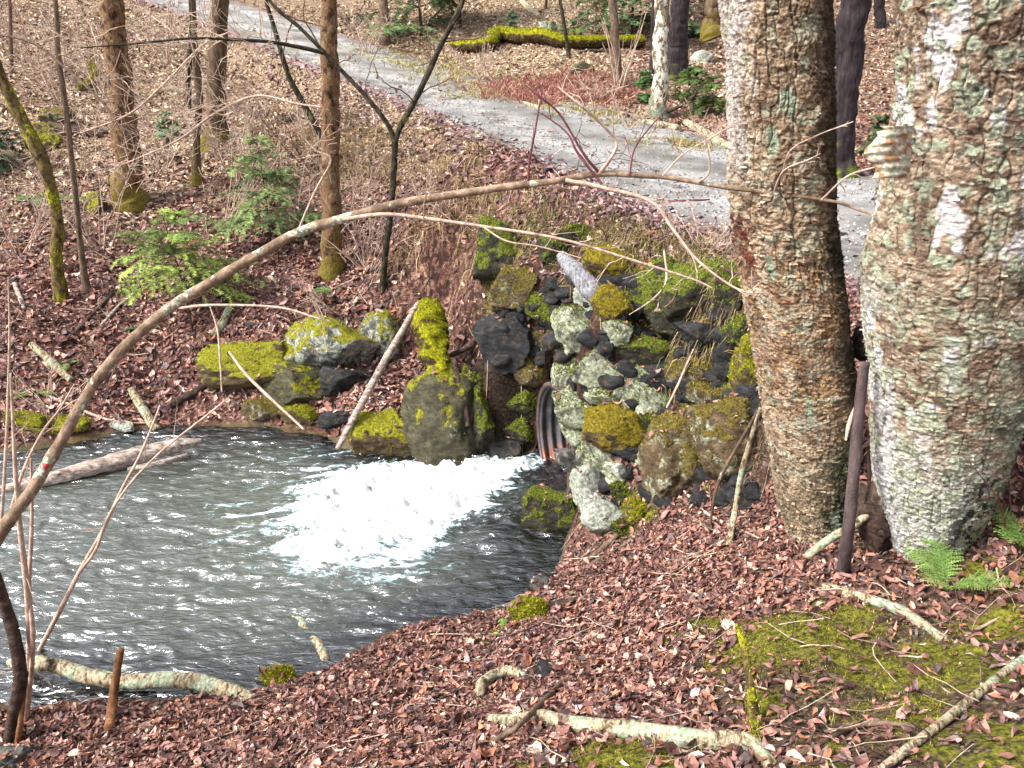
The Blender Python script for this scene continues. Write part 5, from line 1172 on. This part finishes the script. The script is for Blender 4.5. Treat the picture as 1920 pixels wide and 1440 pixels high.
stick("birch_log", "white lichen birch log lying along the bottom of the picture", "log", [(922, 1356), (965, 1358), (1010, 1352), (1060, 1362), (1110, 1372), (1180, 1376), (1250, 1388), (1330, 1396), (1400, 1400), (1450, 1444)], [22, 26, 27, 30, 36, 36, 38, 36, 32, 26], 'b_birch', 20, .16, n=160)
stick("mossy_stub", "upright mossy dead stick standing at the end of the birch log", "stick", [(1418, 1412), (1414, 1350, 2.42), (1408, 1290, 2.42), (1398, 1230, 2.45), (1382, 1170, 2.52)], [20, 24, 16, 14, 8], 'b_moss', 14, .22)
stick("curved_branch", "short white lichen branch curved like a hoop on the leaves", "branch", [(898, 1312), (906, 1290), (932, 1274), (960, 1268), (984, 1276)], [18, 20, 20, 18, 14], 'b_birch', 14, .2, lift=1.4)
stick("long_stick", "long thin stick pointing diagonally up from the bottom edge", "stick", [(862, 1446), (915, 1402), (975, 1358, 2.6), (1030, 1310), (1060, 1282), (1120, 1262), (1185, 1245)], [8, 10, 11, 11, 10, 9, 6], 'b_thin', 10, .08, lift=1.5)
stick("short_branch", "stubby branch lying below the birch log", "branch", [(930, 1404), (980, 1410), (1045, 1414)], [10, 12, 10], 'b_drift', 10, .2)
stick("long_branch", "straight pale branch slanting across the bottom right corner", "branch", [(1650, 1450), (1700, 1412), (1765, 1362), (1840, 1302), (1900, 1256), (1960, 1215)], [15, 17, 17, 16, 16, 14], 'b_birch', 12, .08, lift=1.3)
stick("bent_branch", "thinner branch bowing into the straight pale branch", "branch", [(1455, 1445), (1520, 1410), (1590, 1372), (1650, 1362), (1718, 1366)], [11, 12, 11, 10, 7], 'b_thin', 9, .08, lift=1.6)
stick("dead_stalk", "pale dry stalk sloping at the right edge", "stem", [(1790, 1206), (1850, 1172), (1935, 1130)], [5, 6, 6], 'b_pale', 7, tw=2)
stick("dead_stalk", "thin dark stem curving over the bare soil at right", "stem", [(1640, 1258), (1700, 1288), (1770, 1308), (1830, 1306), (1915, 1325)], [4, 6, 6, 5, 4], 'b_rot', 7, tw=3)
stick("broken_root", "dark broken root beside the moss cushion at the water", "root", [(1000, 1162), (1040, 1142), (1090, 1126)], [16, 20, 10], 'b_rot', 12, .25)
stick("long_root", "long pale root running from the water edge to the mossy hump", "root", [(1090, 1062), (1130, 1030), (1180, 985), (1230, 940), (1258, 918)], [8, 10, 11, 10, 8], 'b_thin', 9, .15, tw=4)
stick("bare_root", "second thin root below the long pale root", "root", [(1060, 1090), (1120, 1052), (1170, 1024), (1215, 985)], [5, 6, 6, 4], 'b_thin', 8, .15, tw=3)
stick("lichen_stick", "lichen dotted stick propped against the leafy hump", "stick", [(1366, 1028), (1378, 960, 4.45), (1392, 880, 4.4), (1412, 810, 4.3), (1426, 765, 4.2)], [12, 11, 11, 9, 7], 'b_birch', 10, .12)
stick("propped_stick", "slim bare stick propped left of the lichen dotted stick", "stick", [(1330, 990), (1345, 910, 4.6), (1375, 850, 4.5), (1410, 790, 4.35), (1432, 744, 4.2)], [5, 7, 7, 6, 4], 'b_thin', 8)
stick("dry_stick", "stick sloping down the leaves left of the left birch", "stick", [(1272, 910), (1320, 960), (1375, 990), (1455, 1022)], [5, 6, 6, 4], 'b_pale', 8, .08)
stick("dry_stick", "slanting stick over the hole in the headwall", "stick", [(1250, 765, 5.3), (1272, 720, 5.35), (1300, 655, 5.4)], [4, 5, 3], 'b_pale', 7)
stick("hanging_root", "whitish root hanging down the grassy top of the headwall", "root", [(1245, 470, 5.75), (1250, 520, 5.7), (1238, 560, 5.65), (1226, 605, 5.6)], [4, 5, 4, 2], 'b_pale', 6, tw=3, twl=.15)
stick("hanging_root", "whitish root reaching left from the hanging one", "root", [(1246, 540, 5.7), (1218, 566, 5.65), (1180, 590, 5.6)], [4, 4, 2], 'b_pale', 6)
# long pale dead limbs on the upper left slope
stick("dead_limb", "long pale dead limb with fine twigs across the left trunks", "branch", [(640, 205, 8.2), (560, 195, 8.3), (480, 180, 8.4), (400, 215, 8.5), (330, 265, 8.6), (215, 315, 8.7)], [3, 4, 5, 5, 4, 2], 'b_pale', 8, tw=22, twl=.8, group="dead limbs of the left bank")
stick("dead_limb", "pale dead limb rising left before the stout tree", "branch", [(430, 60, 9.0), (380, 85, 9.0), (300, 165, 9.0), (240, 215, 9.0), (150, 250, 9.1)], [3, 4, 4, 4, 2], 'b_pale', 8, tw=22, twl=.8, group="dead limbs of the left bank")
stick("dead_limb", "thin level dead limb at the left edge in front of the saplings", "branch", [(-20, 62, 6.5), (60, 80, 6.5), (120, 125, 6.5), (185, 185, 6.5), (235, 250, 6.5)], [4, 5, 5, 4, 3], 'b_thin', 7, tw=8, twl=.5, group="dead limbs of the left bank")
stick("dead_limb", "pale crooked branch standing over the slope right of the rust tree", "branch", [(560, 430, 7.0), (590, 360, 6.9), (620, 300, 6.8), (590, 280, 6.8), (548, 235, 6.7)], [4, 4, 4, 3, 2], 'b_pale', 8, tw=12, twl=.45, group="dead limbs of the left bank")

o_ = rock("added black mass standing for the shaded hollow between the two birches", 1648, 968, 84, 170, 'b_rot', 8, .8, d=3.42, name="hollow_shade", cat="root", cuts=5, box=.2, rough=1.8)  # dark lump added to paint the shade of the hollow
o_ = rock("added dark plug standing for the shaded cavity at the top of the gap between the birches", 1622, 640, 50, 80, 'b_rot', 0, .8, d=3.5, name="hollow_shade", cat="root", cuts=5, box=.2, rough=1.8)  # second dark lump, added for the shade of the upper cavity
# ---------------------------------------------------------------- ferns, hemlocks, grass, moss, leaves
def conifer(label, pix_base, hpx, name="hemlock_sapling", width=1.0, tiers=11, nlen=.036, per=58, green=((96, 118, 56), (130, 150, 78), (74, 98, 56)), seed=0, base=None, group=None, cat="conifer", droop=-.35, start=.12):
    rng = np.random.RandomState(seed + 40); b = G(*pix_base) if base is None else base; d = depth(b); hh = hpx * d / FPX
    root = empty(name, b, label, cat, group)
    tp = wander([0, 0, -.03], [rng.normal() * .05, rng.normal() * .05, 1], hh, 20, rng, .06); mb = MB(); tube(mb, tp, np.linspace(max(.006, hh * .009), .002, 20), 7); mb.build("trunk", M['b_rot'], root, colors=False)
    V, T, Cc = [], [], []; tw = MB(); gs = [np.array(C(*g)[:3]) for g in green]
    def needles(path, n, L, pc):
        seg = rng.rand(n) * (len(path) - 1.01); i = seg.astype(int); f = (seg - i)[:, None]; p = path[i] * (1 - f) + path[i + 1] * f
        t = path[i + 1] - path[i]; t = t / (np.linalg.norm(t, axis=1)[:, None] + 1e-9); sd = np.cross(t, [0, 0, 1.0]); sd = sd / (np.linalg.norm(sd, axis=1)[:, None] + 1e-9)
        sg = rng.choice([-1, 1], n)[:, None]; dr = t * .55 + sd * sg + np.array([0, 0, 1.0]) * rng.normal(size=(n, 1)) * .3; dr /= np.linalg.norm(dr, axis=1)[:, None]
        l = L * rng.uniform(.7, 1.2, (n, 1)); w = t * L * .1
        v = np.stack([p - w, p + w, p + dr * l], 1).reshape(-1, 3); k = sum(len(x) for x in V); V.append(v); T.append(np.arange(3 * n).reshape(-1, 3) + k)
        c = pc * rng.uniform(.65, 1.35, (n, 1)); Cc.append(np.repeat(c, 3, 0))
    for k in range(tiers):
        t = start + (1 - start) * min(1, (k + rng.rand() * 1.6) / tiers); i = min(int(t * 19), 18); p = tp[i]; nb = rng.randint(4, 7)
        for q in range(nb):
            a = rng.rand() * 6.28; L = hh * .5 * width * (1 - t * .85) * rng.uniform(.3, 1.25) + .04
            pc = gs[rng.randint(len(gs))] * (1.6 if d < 11 else 1.15) + (np.array([.05, .035, .0]) if d < 11 else np.array([.02, .014, .008]))
            main = wander(p, [math.cos(a), math.sin(a), rng.uniform(-.1, .5)], L, 10, rng, .3, droop * 1.6); tube(tw, main, np.linspace(.004, .0015, 10) * max(1, hh * .6), 4, cap=False)
            needles(main, int(per * .7), nlen, pc)
            ns = max(5, int(L / (nlen * .9)))
            for s in range(ns):
                j = 1 + int(8 * (s + rng.rand()) / ns); tg = unit(main[min(j + 1, 9)] - main[j - 1]); sdv = unit(np.cross(tg, [0, 0, 1.0])) * rng.choice([-1, 1])
                sp = wander(main[j], tg * .6 + sdv + np.array([0, 0, -.1]), L * .42 * (1.1 - j / 10) * rng.uniform(.5, 1.3) + nlen, 6, rng, .35, droop); needles(sp, per, nlen, pc)
    tw.build("branches", M['b_rot'], root, colors=False)
    mb = MB(); mb.add(np.vstack(V), np.vstack(T), None, np.vstack(Cc)); mb.build("foliage", M['needle'], root, smooth=False)
    return root
HG = "young hemlocks"
conifer("small yellow green hemlock sapling on the bank left of the rust tree", (362, 622), 240, width=1.9, seed=1, tiers=9, per=62, group=HG, start=.35)
conifer("taller hemlock sapling behind, against the purple leaves", (508, 470), 215, width=1.5, seed=2, tiers=10, per=58, group=HG, green=((92, 116, 74), (116, 140, 88), (76, 102, 70)), start=.25)
conifer("low bluish hemlock tuft at the foot of the straight trunk", (318, 258), 50, width=1.9, seed=3, tiers=6, per=62, group=HG, green=((92, 122, 92), (120, 146, 112)), nlen=.04)
conifer("dark hemlock bush at the left edge behind the mossy burl", (10, 320), 110, width=1.8, seed=4, tiers=8, per=62, group=HG, green=((36, 66, 40), (60, 92, 52)), nlen=.04)
conifer("tall young hemlock at the top beyond the road, left of the moss log", (790, 68), 330, width=1.0, seed=5, tiers=14, per=58, nlen=.13, group=HG, green=((72, 100, 60), (108, 136, 88), (50, 80, 52)), start=.06)
conifer("second young hemlock right behind the tall one", (862, 45), 300, width=.9, seed=6, tiers=12, per=58, nlen=.13, group=HG, green=((64, 92, 58), (96, 124, 82)), start=.08)
conifer("hemlock behind the pale grey trunk beyond the road", (1185, 70), 330, width=1.0, seed=7, tiers=14, per=58, nlen=.13, group=HG, green=((70, 96, 60), (104, 132, 86)), start=.08)
conifer("small hemlock at the foot of the black conifer trunk", (1300, 190), 75, width=1.7, seed=8, tiers=7, per=62, nlen=.06, group=HG, green=((66, 88, 50), (92, 118, 64)))
conifer("spreading hemlock seedling by the longer birch log", (1335, 215), 70, width=1.8, seed=9, tiers=7, per=62, nlen=.05, group=HG, green=((84, 108, 56), (106, 130, 70)))
conifer("hemlock seedling left of the flecked tree", (1212, 195), 60, width=1.2, seed=10, tiers=6, per=58, nlen=.06, group=HG, green=((60, 96, 54), (86, 124, 70)))
conifer("hemlock at the top right behind the flecked tree", (1320, 30), 300, width=1.1, seed=11, tiers=12, per=58, nlen=.14, group=HG, green=((56, 84, 54), (88, 116, 74)))
conifer("dark hemlock at the gap between the birches", (1640, 290), 80, width=1.3, seed=12, tiers=7, per=58, nlen=.05, group=HG, green=((50, 76, 46), (80, 104, 62)))
conifer("tiny pale seedling on the road bank beside the grey lichen boulder", (960, 62), 40, width=1.5, seed=13, tiers=5, per=58, nlen=.06, group=HG, green=((104, 134, 100), (130, 156, 120)))

def fern(label, base, n, L, name="fern", seed=0, green=((96, 150, 44), (128, 176, 62)), group="ferns on the banks", spread=1.0, up=.7, aim=None):
    rng = np.random.RandomState(seed + 70); root = empty(name, base, label, "fern", group); gs = [np.array(C(*g)[:3]) for g in green]
    for k in range(n):
        a = rng.rand() * 6.28 if aim is None else aim + rng.normal() * .7
        fr = wander([0, 0, .01], [math.cos(a) * spread, math.sin(a) * spread, up], L * rng.uniform(.7, 1.15), 22, rng, .12, -1.25); mb = MB(); pc = gs[rng.randint(len(gs))]
        tube(mb, fr, np.linspace(.0022, .0008, 22), 4, tuple(pc * .6), cap=False)
        for i in range(4, 22):
            t = i / 21; tg = unit(fr[min(i + 1, 21)] - fr[i - 1]); sd = unit(np.cross(tg, [0, 0, 1.0])); W = L * .27 * math.sin(math.pi * min(1, (1 - t) * .9 + .12)) ** .9
            for s in (-1, 1):
                d = unit(sd * s + tg * .45 + np.array([0, 0, rng.normal() * .12 - .12])); nrm = unit(np.cross(d, tg)); m = 6; cc = pc * rng.uniform(.75, 1.25)
                for j in range(m):                 # toothed leaflets along each pinna
                    q = fr[i] + d * W * (j / m); w = W * .12 * (1 - j / m * .75); e = unit(np.cross(nrm, d))
                    for s2 in (-1, 1):
                        mb.add(np.array([q - d * W * .06, q + d * W * .11, q + e * s2 * w + d * W * .12 + nrm * rng.normal() * .002]), [(0, 1, 2)], None, cc)
        mb.build("frond", M['fern'], root, smooth=False)
    return root
fern("bright green fern at the foot of the massive birch", G(1772, 1112), 7, .25, seed=1, up=1.3, spread=.75, green=((104, 134, 62), (126, 152, 80)))
fern("bright fern cut by the right edge of the picture", G(1925, 1040), 6, .24, seed=2, up=1.3, spread=.75, green=((104, 134, 62), (126, 152, 80)))
fern("small pale green fern seedling near the water among the leaves", G(942, 1185), 3, .11, seed=3, green=((128, 168, 70), (150, 186, 90)))
fern("yellow green fern left of the stout orange tree", G(140, 380), 5, .4, seed=4, green=((88, 132, 52), (110, 152, 66)))
fern("darker fern beside the crooked mossy sapling", G(75, 375), 5, .42, seed=5, green=((72, 108, 54), (96, 132, 66)))
fern("fern tuft on the bank under the little hemlock", G(262, 622), 4, .22, seed=6, green=((92, 138, 70), (84, 124, 66)))
fern("fern tuft on the slope above the tilted boulder", G(590, 545), 4, .24, seed=7, green=((96, 140, 66), (120, 156, 84)))
fern("small fern clump on the left shore under the arching stem", G(60, 745), 4, .22, seed=8, green=((112, 140, 60), (130, 152, 72)))
fern("fern growing by the pale log at left", G(125, 685), 4, .18, seed=9, green=((104, 142, 70), (126, 156, 84)))
fern("fern on the leafy slope right of the little hemlock", G(440, 545), 4, .26, seed=10, green=((90, 128, 64), (108, 144, 78)))
fern("green fern under the road edge beyond the forked sapling", G(500, 300), 4, .4, seed=11, green=((98, 130, 78), (116, 146, 92)))

class Blades:
    """many thin tapering blades in one mesh"""
    def __init__(s): s.V = []; s.T = []; s.Q = []; s.C = []; s.n = 0
    def add(s, p, d, L, w, cols, bend, rng):
        n = len(p); d = d / np.linalg.norm(d, axis=1)[:, None]; sd = np.cross(d, rng.normal(size=(n, 3))); sd /= np.linalg.norm(sd, axis=1)[:, None]
        bend = np.asarray(bend)[:, None]; L = L[:, None]; w = w[:, None]; g = np.array([0, 0, -1.0])
        m1 = p + d * L * .5 + g * L * bend * .18; m2 = p + d * L * .85 + g * L * bend * .6
        v = np.stack([p - sd * w, p + sd * w, m1 - sd * w * .8, m1 + sd * w * .8, m2], 1).reshape(-1, 3); k = np.arange(n)[:, None] * 5 + s.n
        s.Q.append(np.array([0, 1, 3, 2])[None] + k); s.T.append(np.array([2, 3, 4])[None] + k); s.V.append(v); s.C.append(np.repeat(cols, 5, 0)); s.n += 5 * n
    def build(s, name, m, label, cat):
        mb = MB(); mb.add(np.vstack(s.V), np.vstack(s.T), np.vstack(s.Q), np.vstack(s.C)); return tag(mb.build(name, m, smooth=False), label, cat, kind="stuff")
def pick(pal, n, rng, jit=.2):
    a = np.array([C(*c)[:3] for c in pal]); return a[rng.randint(len(a), size=n)] * rng.uniform(1 - jit, 1 + jit, (n, 1))
def grass(name, label, spots, pal, seed, Lr, wr, lean=(0, 0), spread=.6, bend=1.0, cat="grass"):
    rng = np.random.RandomState(seed); B = Blades()
    for u, v, r, n in spots:
        c = G(u, v); nt = max(1, n // 22); tx = c[0] + rng.normal(size=nt) * r * .6; ty = c[1] + rng.normal(size=nt) * r * .6
        k = rng.randint(nt, size=n); x = tx[k] + rng.normal(size=n) * .035; y = ty[k] + rng.normal(size=n) * .035; z = terrain_z(x, y) - .01
        ta = rng.rand(nt) * 6.28; d = np.c_[rng.normal(size=n) * spread + lean[0] + .3 * np.cos(ta[k]), rng.normal(size=n) * spread + lean[1] + .3 * np.sin(ta[k]), rng.uniform(.5, 1.2, n)]
        B.add(np.c_[x, y, z], d, rng.uniform(*Lr, n), rng.uniform(*wr, n), pick(pal, n, rng), bend * rng.uniform(.4, 1.6, n), rng)
    B.build(name, M['blade'], label, cat)
TAN = [(178, 156, 118), (150, 124, 88), (198, 180, 142), (124, 98, 70), (166, 140, 104)]
grass("dry_grass", "tan dead grass flattened along the stream side of the road", [(690, 290, .7, 2600), (720, 260, .6, 1600), (650, 320, .6, 1600), (770, 330, .6, 1500), (620, 260, .8, 1600), (560, 200, 1.2, 1800), (830, 370, .5, 900), (480, 170, 1.5, 1500), (520, 250, 1, 900), (860, 300, .5, 900)], TAN, 1, (.14, .42), (.003, .006), (-.3, -.5), .7, 1.4)
grass("hanging_grass", "straw and green grass hanging over the crest of the headwall", [(1080, 410, .3, 500), (1180, 430, .3, 700), (1260, 450, .3, 1000), (1330, 470, .25, 1200), (1370, 510, .2, 800), (1020, 400, .3, 600), (960, 400, .3, 600), (1230, 490, .25, 600), (1310, 530, .25, 700), (1370, 560, .2, 500), (920, 380, .3, 400), (1130, 460, .2, 300)],
      TAN + [(104, 116, 62), (128, 138, 78), (86, 90, 54), (120, 92, 68), (84, 64, 50)], 2, (.10, .34), (.002, .004), (-.35, -.55), .5, 1.5)
grass("red_grass", "reddish dead grass tussocks on the far side of the road", [(985, 165, 1.0, 2600), (1040, 160, .9, 2400), (1080, 175, .8, 1800), (960, 180, .7, 1400), (1000, 190, .5, 900), (1110, 185, .7, 900)], [(158, 106, 98), (176, 124, 114), (134, 84, 78), (190, 146, 132), (142, 104, 74), (110, 78, 64)], 3, (.3, .7), (.006, .011), (.1, -.6), .6, 1.5)
grass("pale_grass", "pale green and straw grass on the far road verge", [(850, 140, 1.2, 2200), (900, 165, 1.0, 2000), (830, 125, 1.2, 1200), (940, 175, .8, 1200), (760, 120, 1.3, 1200), (890, 180, .6, 700), (700, 100, 1.5, 900), (1180, 225, .8, 900), (1280, 270, .7, 900), (1100, 210, .8, 900)], TAN + [(150, 160, 92), (132, 146, 80), (172, 176, 112)], 4, (.12, .38), (.006, .011), (0, -.3), .8, 1.2)
grass("hump_grass", "fine dead grass and rootlets trailing on the mossy hump", [(1380, 830, .18, 900), (1340, 790, .15, 500), (1260, 870, .15, 400), (1420, 860, .12, 400), (1600, 600, .1, 300), (1610, 640, .1, 200)], [(120, 92, 92), (96, 74, 74), (146, 122, 104), (84, 66, 60), (132, 124, 88)], 5, (.06, .2), (.001, .002), (-.2, -.7), .6, 1.3)

def moss_tufts():
    rng = np.random.RandomState(8); B = Blades(); pal = [(122, 120, 38), (150, 142, 50), (98, 98, 34), (80, 78, 30), (132, 104, 48), (156, 148, 70)]
    tot = 150000; a = np.radians(rng.uniform(-36, 36, tot)); r = 1.7 + 6.0 * rng.rand(tot) ** 1.3; x = np.sin(a) * r; y = np.cos(a) * r
    m = moss_at(x, y) + .35 * fbm2(x, y, 9, 3, 12); k = (m > .38) & (poly_sd(x, y, pool) > .02); x, y = x[k], y[k]; n = len(x); z = terrain_z(x, y) - .003
    sc = np.clip(np.sqrt(x * x + y * y) / 3.0, .8, 2.2)
    B.add(np.c_[x, y, z], np.c_[rng.normal(size=(n, 2)) * .5, np.ones(n)], rng.uniform(.010, .024, n) * sc, rng.uniform(.0014, .0028, n) * sc, pick(pal, n, rng, .3), rng.uniform(0, .5, n), rng)
    B.build("moss", M['blade'], "cushions of yellow green moss over the near soil and headwall", "moss")
moss_tufts()

# fallen leaves: every leaf a folded, curled blade of its own colour
def leaves(name, label, n, amin, amax, r0, r1, power, seed, size, keep=None, pts=None, zfix=None):
    rng = np.random.RandomState(seed)
    if pts is None:
        a = np.radians(rng.uniform(amin, amax, n)); e = 2 - power
        r = (r0 ** e + (r1 ** e - r0 ** e) * rng.rand(n)) ** (1 / e); x = np.sin(a) * r; y = np.cos(a) * r
    else: x, y = pts; n = len(x); r = np.hypot(x, y)
    sd = poly_sd(x, y, pool); rd, rz, rs = road_near(x, y)
    k = sd > .03 + .05 * rng.rand(n)
    edge = np.clip((rd - ROADW * .75) / (ROADW * .4), 0, 1)
    k &= rng.rand(n) < np.where(rd < ROADW * 1.3, np.where(rs > 0, .03, .012) + .95 * edge ** 1.5, 1)
    k &= rng.rand(n) > 1.0 * np.clip(moss_at(x, y) * 1.25 - .15, 0, .96)
    k &= rng.rand(n) > .9 * np.clip(soil_shade_at(x, y) * 1.2 - .1, 0, .93)
    rel = np.c_[x, y] - PM[:2]
    k &= ~((np.abs(rel @ PN[:2]) < PR + .25) & (rel @ PA[:2] < .35) & (rel @ PA[:2] > -1))
    if zfix is not None: k = np.ones(n, bool)
    x, y, r = x[k], y[k], r[k]; n = len(x)
    z = terrain_z(x, y); h = .04
    gx = (terrain_z(x + h, y, True) - z) / h; gy = (terrain_z(x, y + h, True) - z) / h
    if zfix is not None: z = zfix.copy(); gx = gx * 0; gy = gy * 0
    steep = np.hypot(gx, gy); kk = steep < 1.2 + 2.2 * rng.rand(n); x, y, z, r, gx, gy, steep = [q[kk] for q in (x, y, z, r, gx, gy, steep)]; n = len(x)
    nrm = np.c_[-gx, -gy, np.ones(n)]; nrm += rng.normal(size=(n, 3)) * np.array([.42, .42, .1]); nrm /= np.linalg.norm(nrm, axis=1)[:, None]
    yaw = rng.rand(n) * 6.283; t = np.c_[np.cos(yaw), np.sin(yaw), np.zeros(n)]; t -= nrm * (t * nrm).sum(1)[:, None]; t /= np.linalg.norm(t, axis=1)[:, None]; s = np.cross(nrm, t)
    big = rng.rand(n) < .05; L = size * rng.lognormal(0, .36, n) * np.where(big, 1.35, 1); L = np.minimum(L, size * 2.0) * np.clip(.9 + r / 40, 1, 1.5); W = L * rng.uniform(.09, .27, n) * np.where(big, 1.4, 1); curl = rng.normal(size=n) * .8; fold = rng.uniform(-.6, 1.8, n)
    c0 = np.c_[x, y, z + .004 + rng.rand(n) * .018]
    st = np.array([-.5, -.3, 0, .28, .5]); wd = np.array([0.05, .78, 1, .68, 0.0]); vs = []
    for j in range(5):
        mid = c0 + t * (L * st[j])[:, None] + nrm * (L * curl * (st[j] ** 2) * 1.2)[:, None]
        e = (W * wd[j])[:, None]; up = nrm * (W * wd[j] * fold)[:, None] * .7
        if j in (1, 2, 3): vs += [mid - s * e + up, mid, mid + s * e + up]
        else: vs += [mid]
    vs = [q + rng.normal(size=(n, 3)) * (L * .035)[:, None] for q in vs]
    v = np.stack(vs, 1).reshape(-1, 3)                          # 11 vertices: tip, 3, 3, 3, tip
    tr = np.array([(0, 1, 2), (0, 2, 3), (10, 8, 7), (10, 9, 8)]); qd = np.array([(1, 4, 5, 2), (2, 5, 6, 3), (4, 7, 8, 5), (5, 8, 9, 6)]); k8 = np.arange(n)[:, None, None] * 11
    red = [(142, 92, 82), (122, 76, 68), (164, 112, 100), (102, 66, 62), (84, 54, 54), (182, 138, 124), (150, 100, 78), (130, 84, 80), (112, 72, 62), (94, 76, 80), (198, 168, 150), (168, 104, 70)]
    tan_ = [(196, 172, 140), (176, 150, 120), (216, 198, 170), (150, 124, 98), (188, 156, 130), (170, 128, 112), (130, 106, 86)]
    pur = [(132, 98, 106), (112, 80, 90), (154, 124, 128), (92, 66, 78), (170, 144, 146)]
    pw = [.12, .13, .09, .13, .12, .06, .10, .08, .07, .04, .05, .03]
    cr = np.array([C(*c)[:3] for c in red])[rng.choice(len(red), n, p=np.array(pw) / sum(pw))]; ct = np.array([C(*c)[:3] for c in tan_])[rng.randint(len(tan_), size=n)]; cp = np.array([C(*c)[:3] for c in pur])[rng.randint(len(pur), size=n)]
    pm = pale_at(x, y); c = np.where((rng.rand(n) < pm * .95)[:, None], ct, cr)
    rd, rz, rs = road_near(x, y); pz = np.exp(-np.maximum(rd - ROADW, 0) / .9) * (rs > 0) * (y > 5.2) * .8 + .16 * np.clip(fbm2(x, y, .9, 2, 61), 0, 1); c = np.where((rng.rand(n) < pz)[:, None], cp, c)
    c = c * rng.uniform(.5, 1.45, (n, 1)); c = (c * .82 + c.mean(1, keepdims=True) * .18) * np.array([.99, .98, .92])
    mb = MB(); mb.add(v, (tr[None] + k8).reshape(-1, 3), (qd[None] + k8).reshape(-1, 4), np.repeat(c, 11, 0))
    tag(mb.build(name, M['leaf'], smooth=False), label, "leaves", kind="stuff")
leaves("leaf_litter", "red brown fallen leaves carpeting the near bank", 105000, -46, 46, 1.3, 6.4, 1.0, 1, .037)
leaves("leaf_litter", "fallen leaves carpeting the far bank and slopes", 210000, -46, 46, 5.8, 34, 1.35, 2, .062)

_rt = np.vstack(ROCKTOP)
leaves("fallen_leaves", "brown leaves fallen on the tops of the boulders and headwall stones", 0, 0, 0, 0, 0, 0, 3, .04, pts=(_rt[:, 0], _rt[:, 1]), zfix=_rt[:, 2])

def twig_litter():
    rng = np.random.RandomState(21); mb = MB(); n = 2400
    a = np.radians(rng.uniform(-40, 40, n)); r = 1.7 + 14 * rng.rand(n) ** 1.15; x = np.sin(a) * r; y = np.cos(a) * r
    sd = poly_sd(x, y, pool); rd, _, _ = road_near(x, y); k = (sd > .05) & (rd > ROADW * .95); x, y, r = x[k], y[k], r[k]; z = terrain_z(x, y)
    pal = [C(*c)[:3] for c in ((120, 98, 84), (84, 66, 58), (166, 146, 126), (60, 46, 42), (188, 170, 150))]
    for i in range(len(x)):
        L = rng.uniform(.06, .4) * min(1.5, .6 + r[i] / 8); yw = rng.rand() * 6.28; p = wander([0, 0, 0], [math.cos(yw), math.sin(yw), 0], L, 5, rng, .35); p[:, 2] *= .3
        g = terrain_z(x[i] + p[:, 0], y[i] + p[:, 1], True); p = np.c_[x[i] + p[:, 0], y[i] + p[:, 1], g + .012 + rng.rand() * .02]
        tube(mb, p, np.linspace(1, .5, 5) * rng.uniform(.001, .0034) * min(2, .7 + r[i] / 7), 4, pal[rng.randint(5)], cap=False)
    tag(mb.build("twig_litter", M['twig'], smooth=True), "small dead twigs scattered over the leaves", "twigs", kind="stuff")
twig_litter()
def gravel():
    rng = np.random.RandomState(31); n = 16000; k = (rng.rand(n) ** 1.6 * 400).astype(int) % 520; c = catmull(ROAD, 520); t = np.gradient(c[:, :2], axis=0); t /= np.linalg.norm(t, axis=1)[:, None]
    k = np.clip(60 + k, 0, 519); o = rng.uniform(-1.1, 1.1, n) * ROADW; x = c[k, 0] - t[k, 1] * o + rng.normal(size=n) * .1; y = c[k, 1] + t[k, 0] * o + rng.normal(size=n) * .1; z = terrain_z(x, y) + .02
    pal = pick([(150, 150, 154), (120, 120, 124), (186, 186, 190), (96, 94, 96), (170, 164, 160)], n, rng); oc = np.array([[1, 0, 0], [-1, 0, 0], [0, 1, 0], [0, -1, 0], [0, 0, 1], [0, 0, -1.0]])
    f = np.array([[0, 2, 4], [2, 1, 4], [1, 3, 4], [3, 0, 4], [2, 0, 5], [1, 2, 5], [3, 1, 5], [0, 3, 5]]); s = rng.uniform(.005, .015, (n, 1, 1)) * rng.uniform(.6, 1.3, (n, 6, 1))
    v = (oc[None] * s + np.c_[x, y, z][:, None]).reshape(-1, 3); mb = MB(); mb.add(v, (f[None] + np.arange(n)[:, None, None] * 6).reshape(-1, 3), None, np.repeat(pal, 6, 0))
    tag(mb.build("gravel", M['gravelstone'], smooth=False), "loose grey gravel on the road", "gravel", kind="stuff")
gravel()
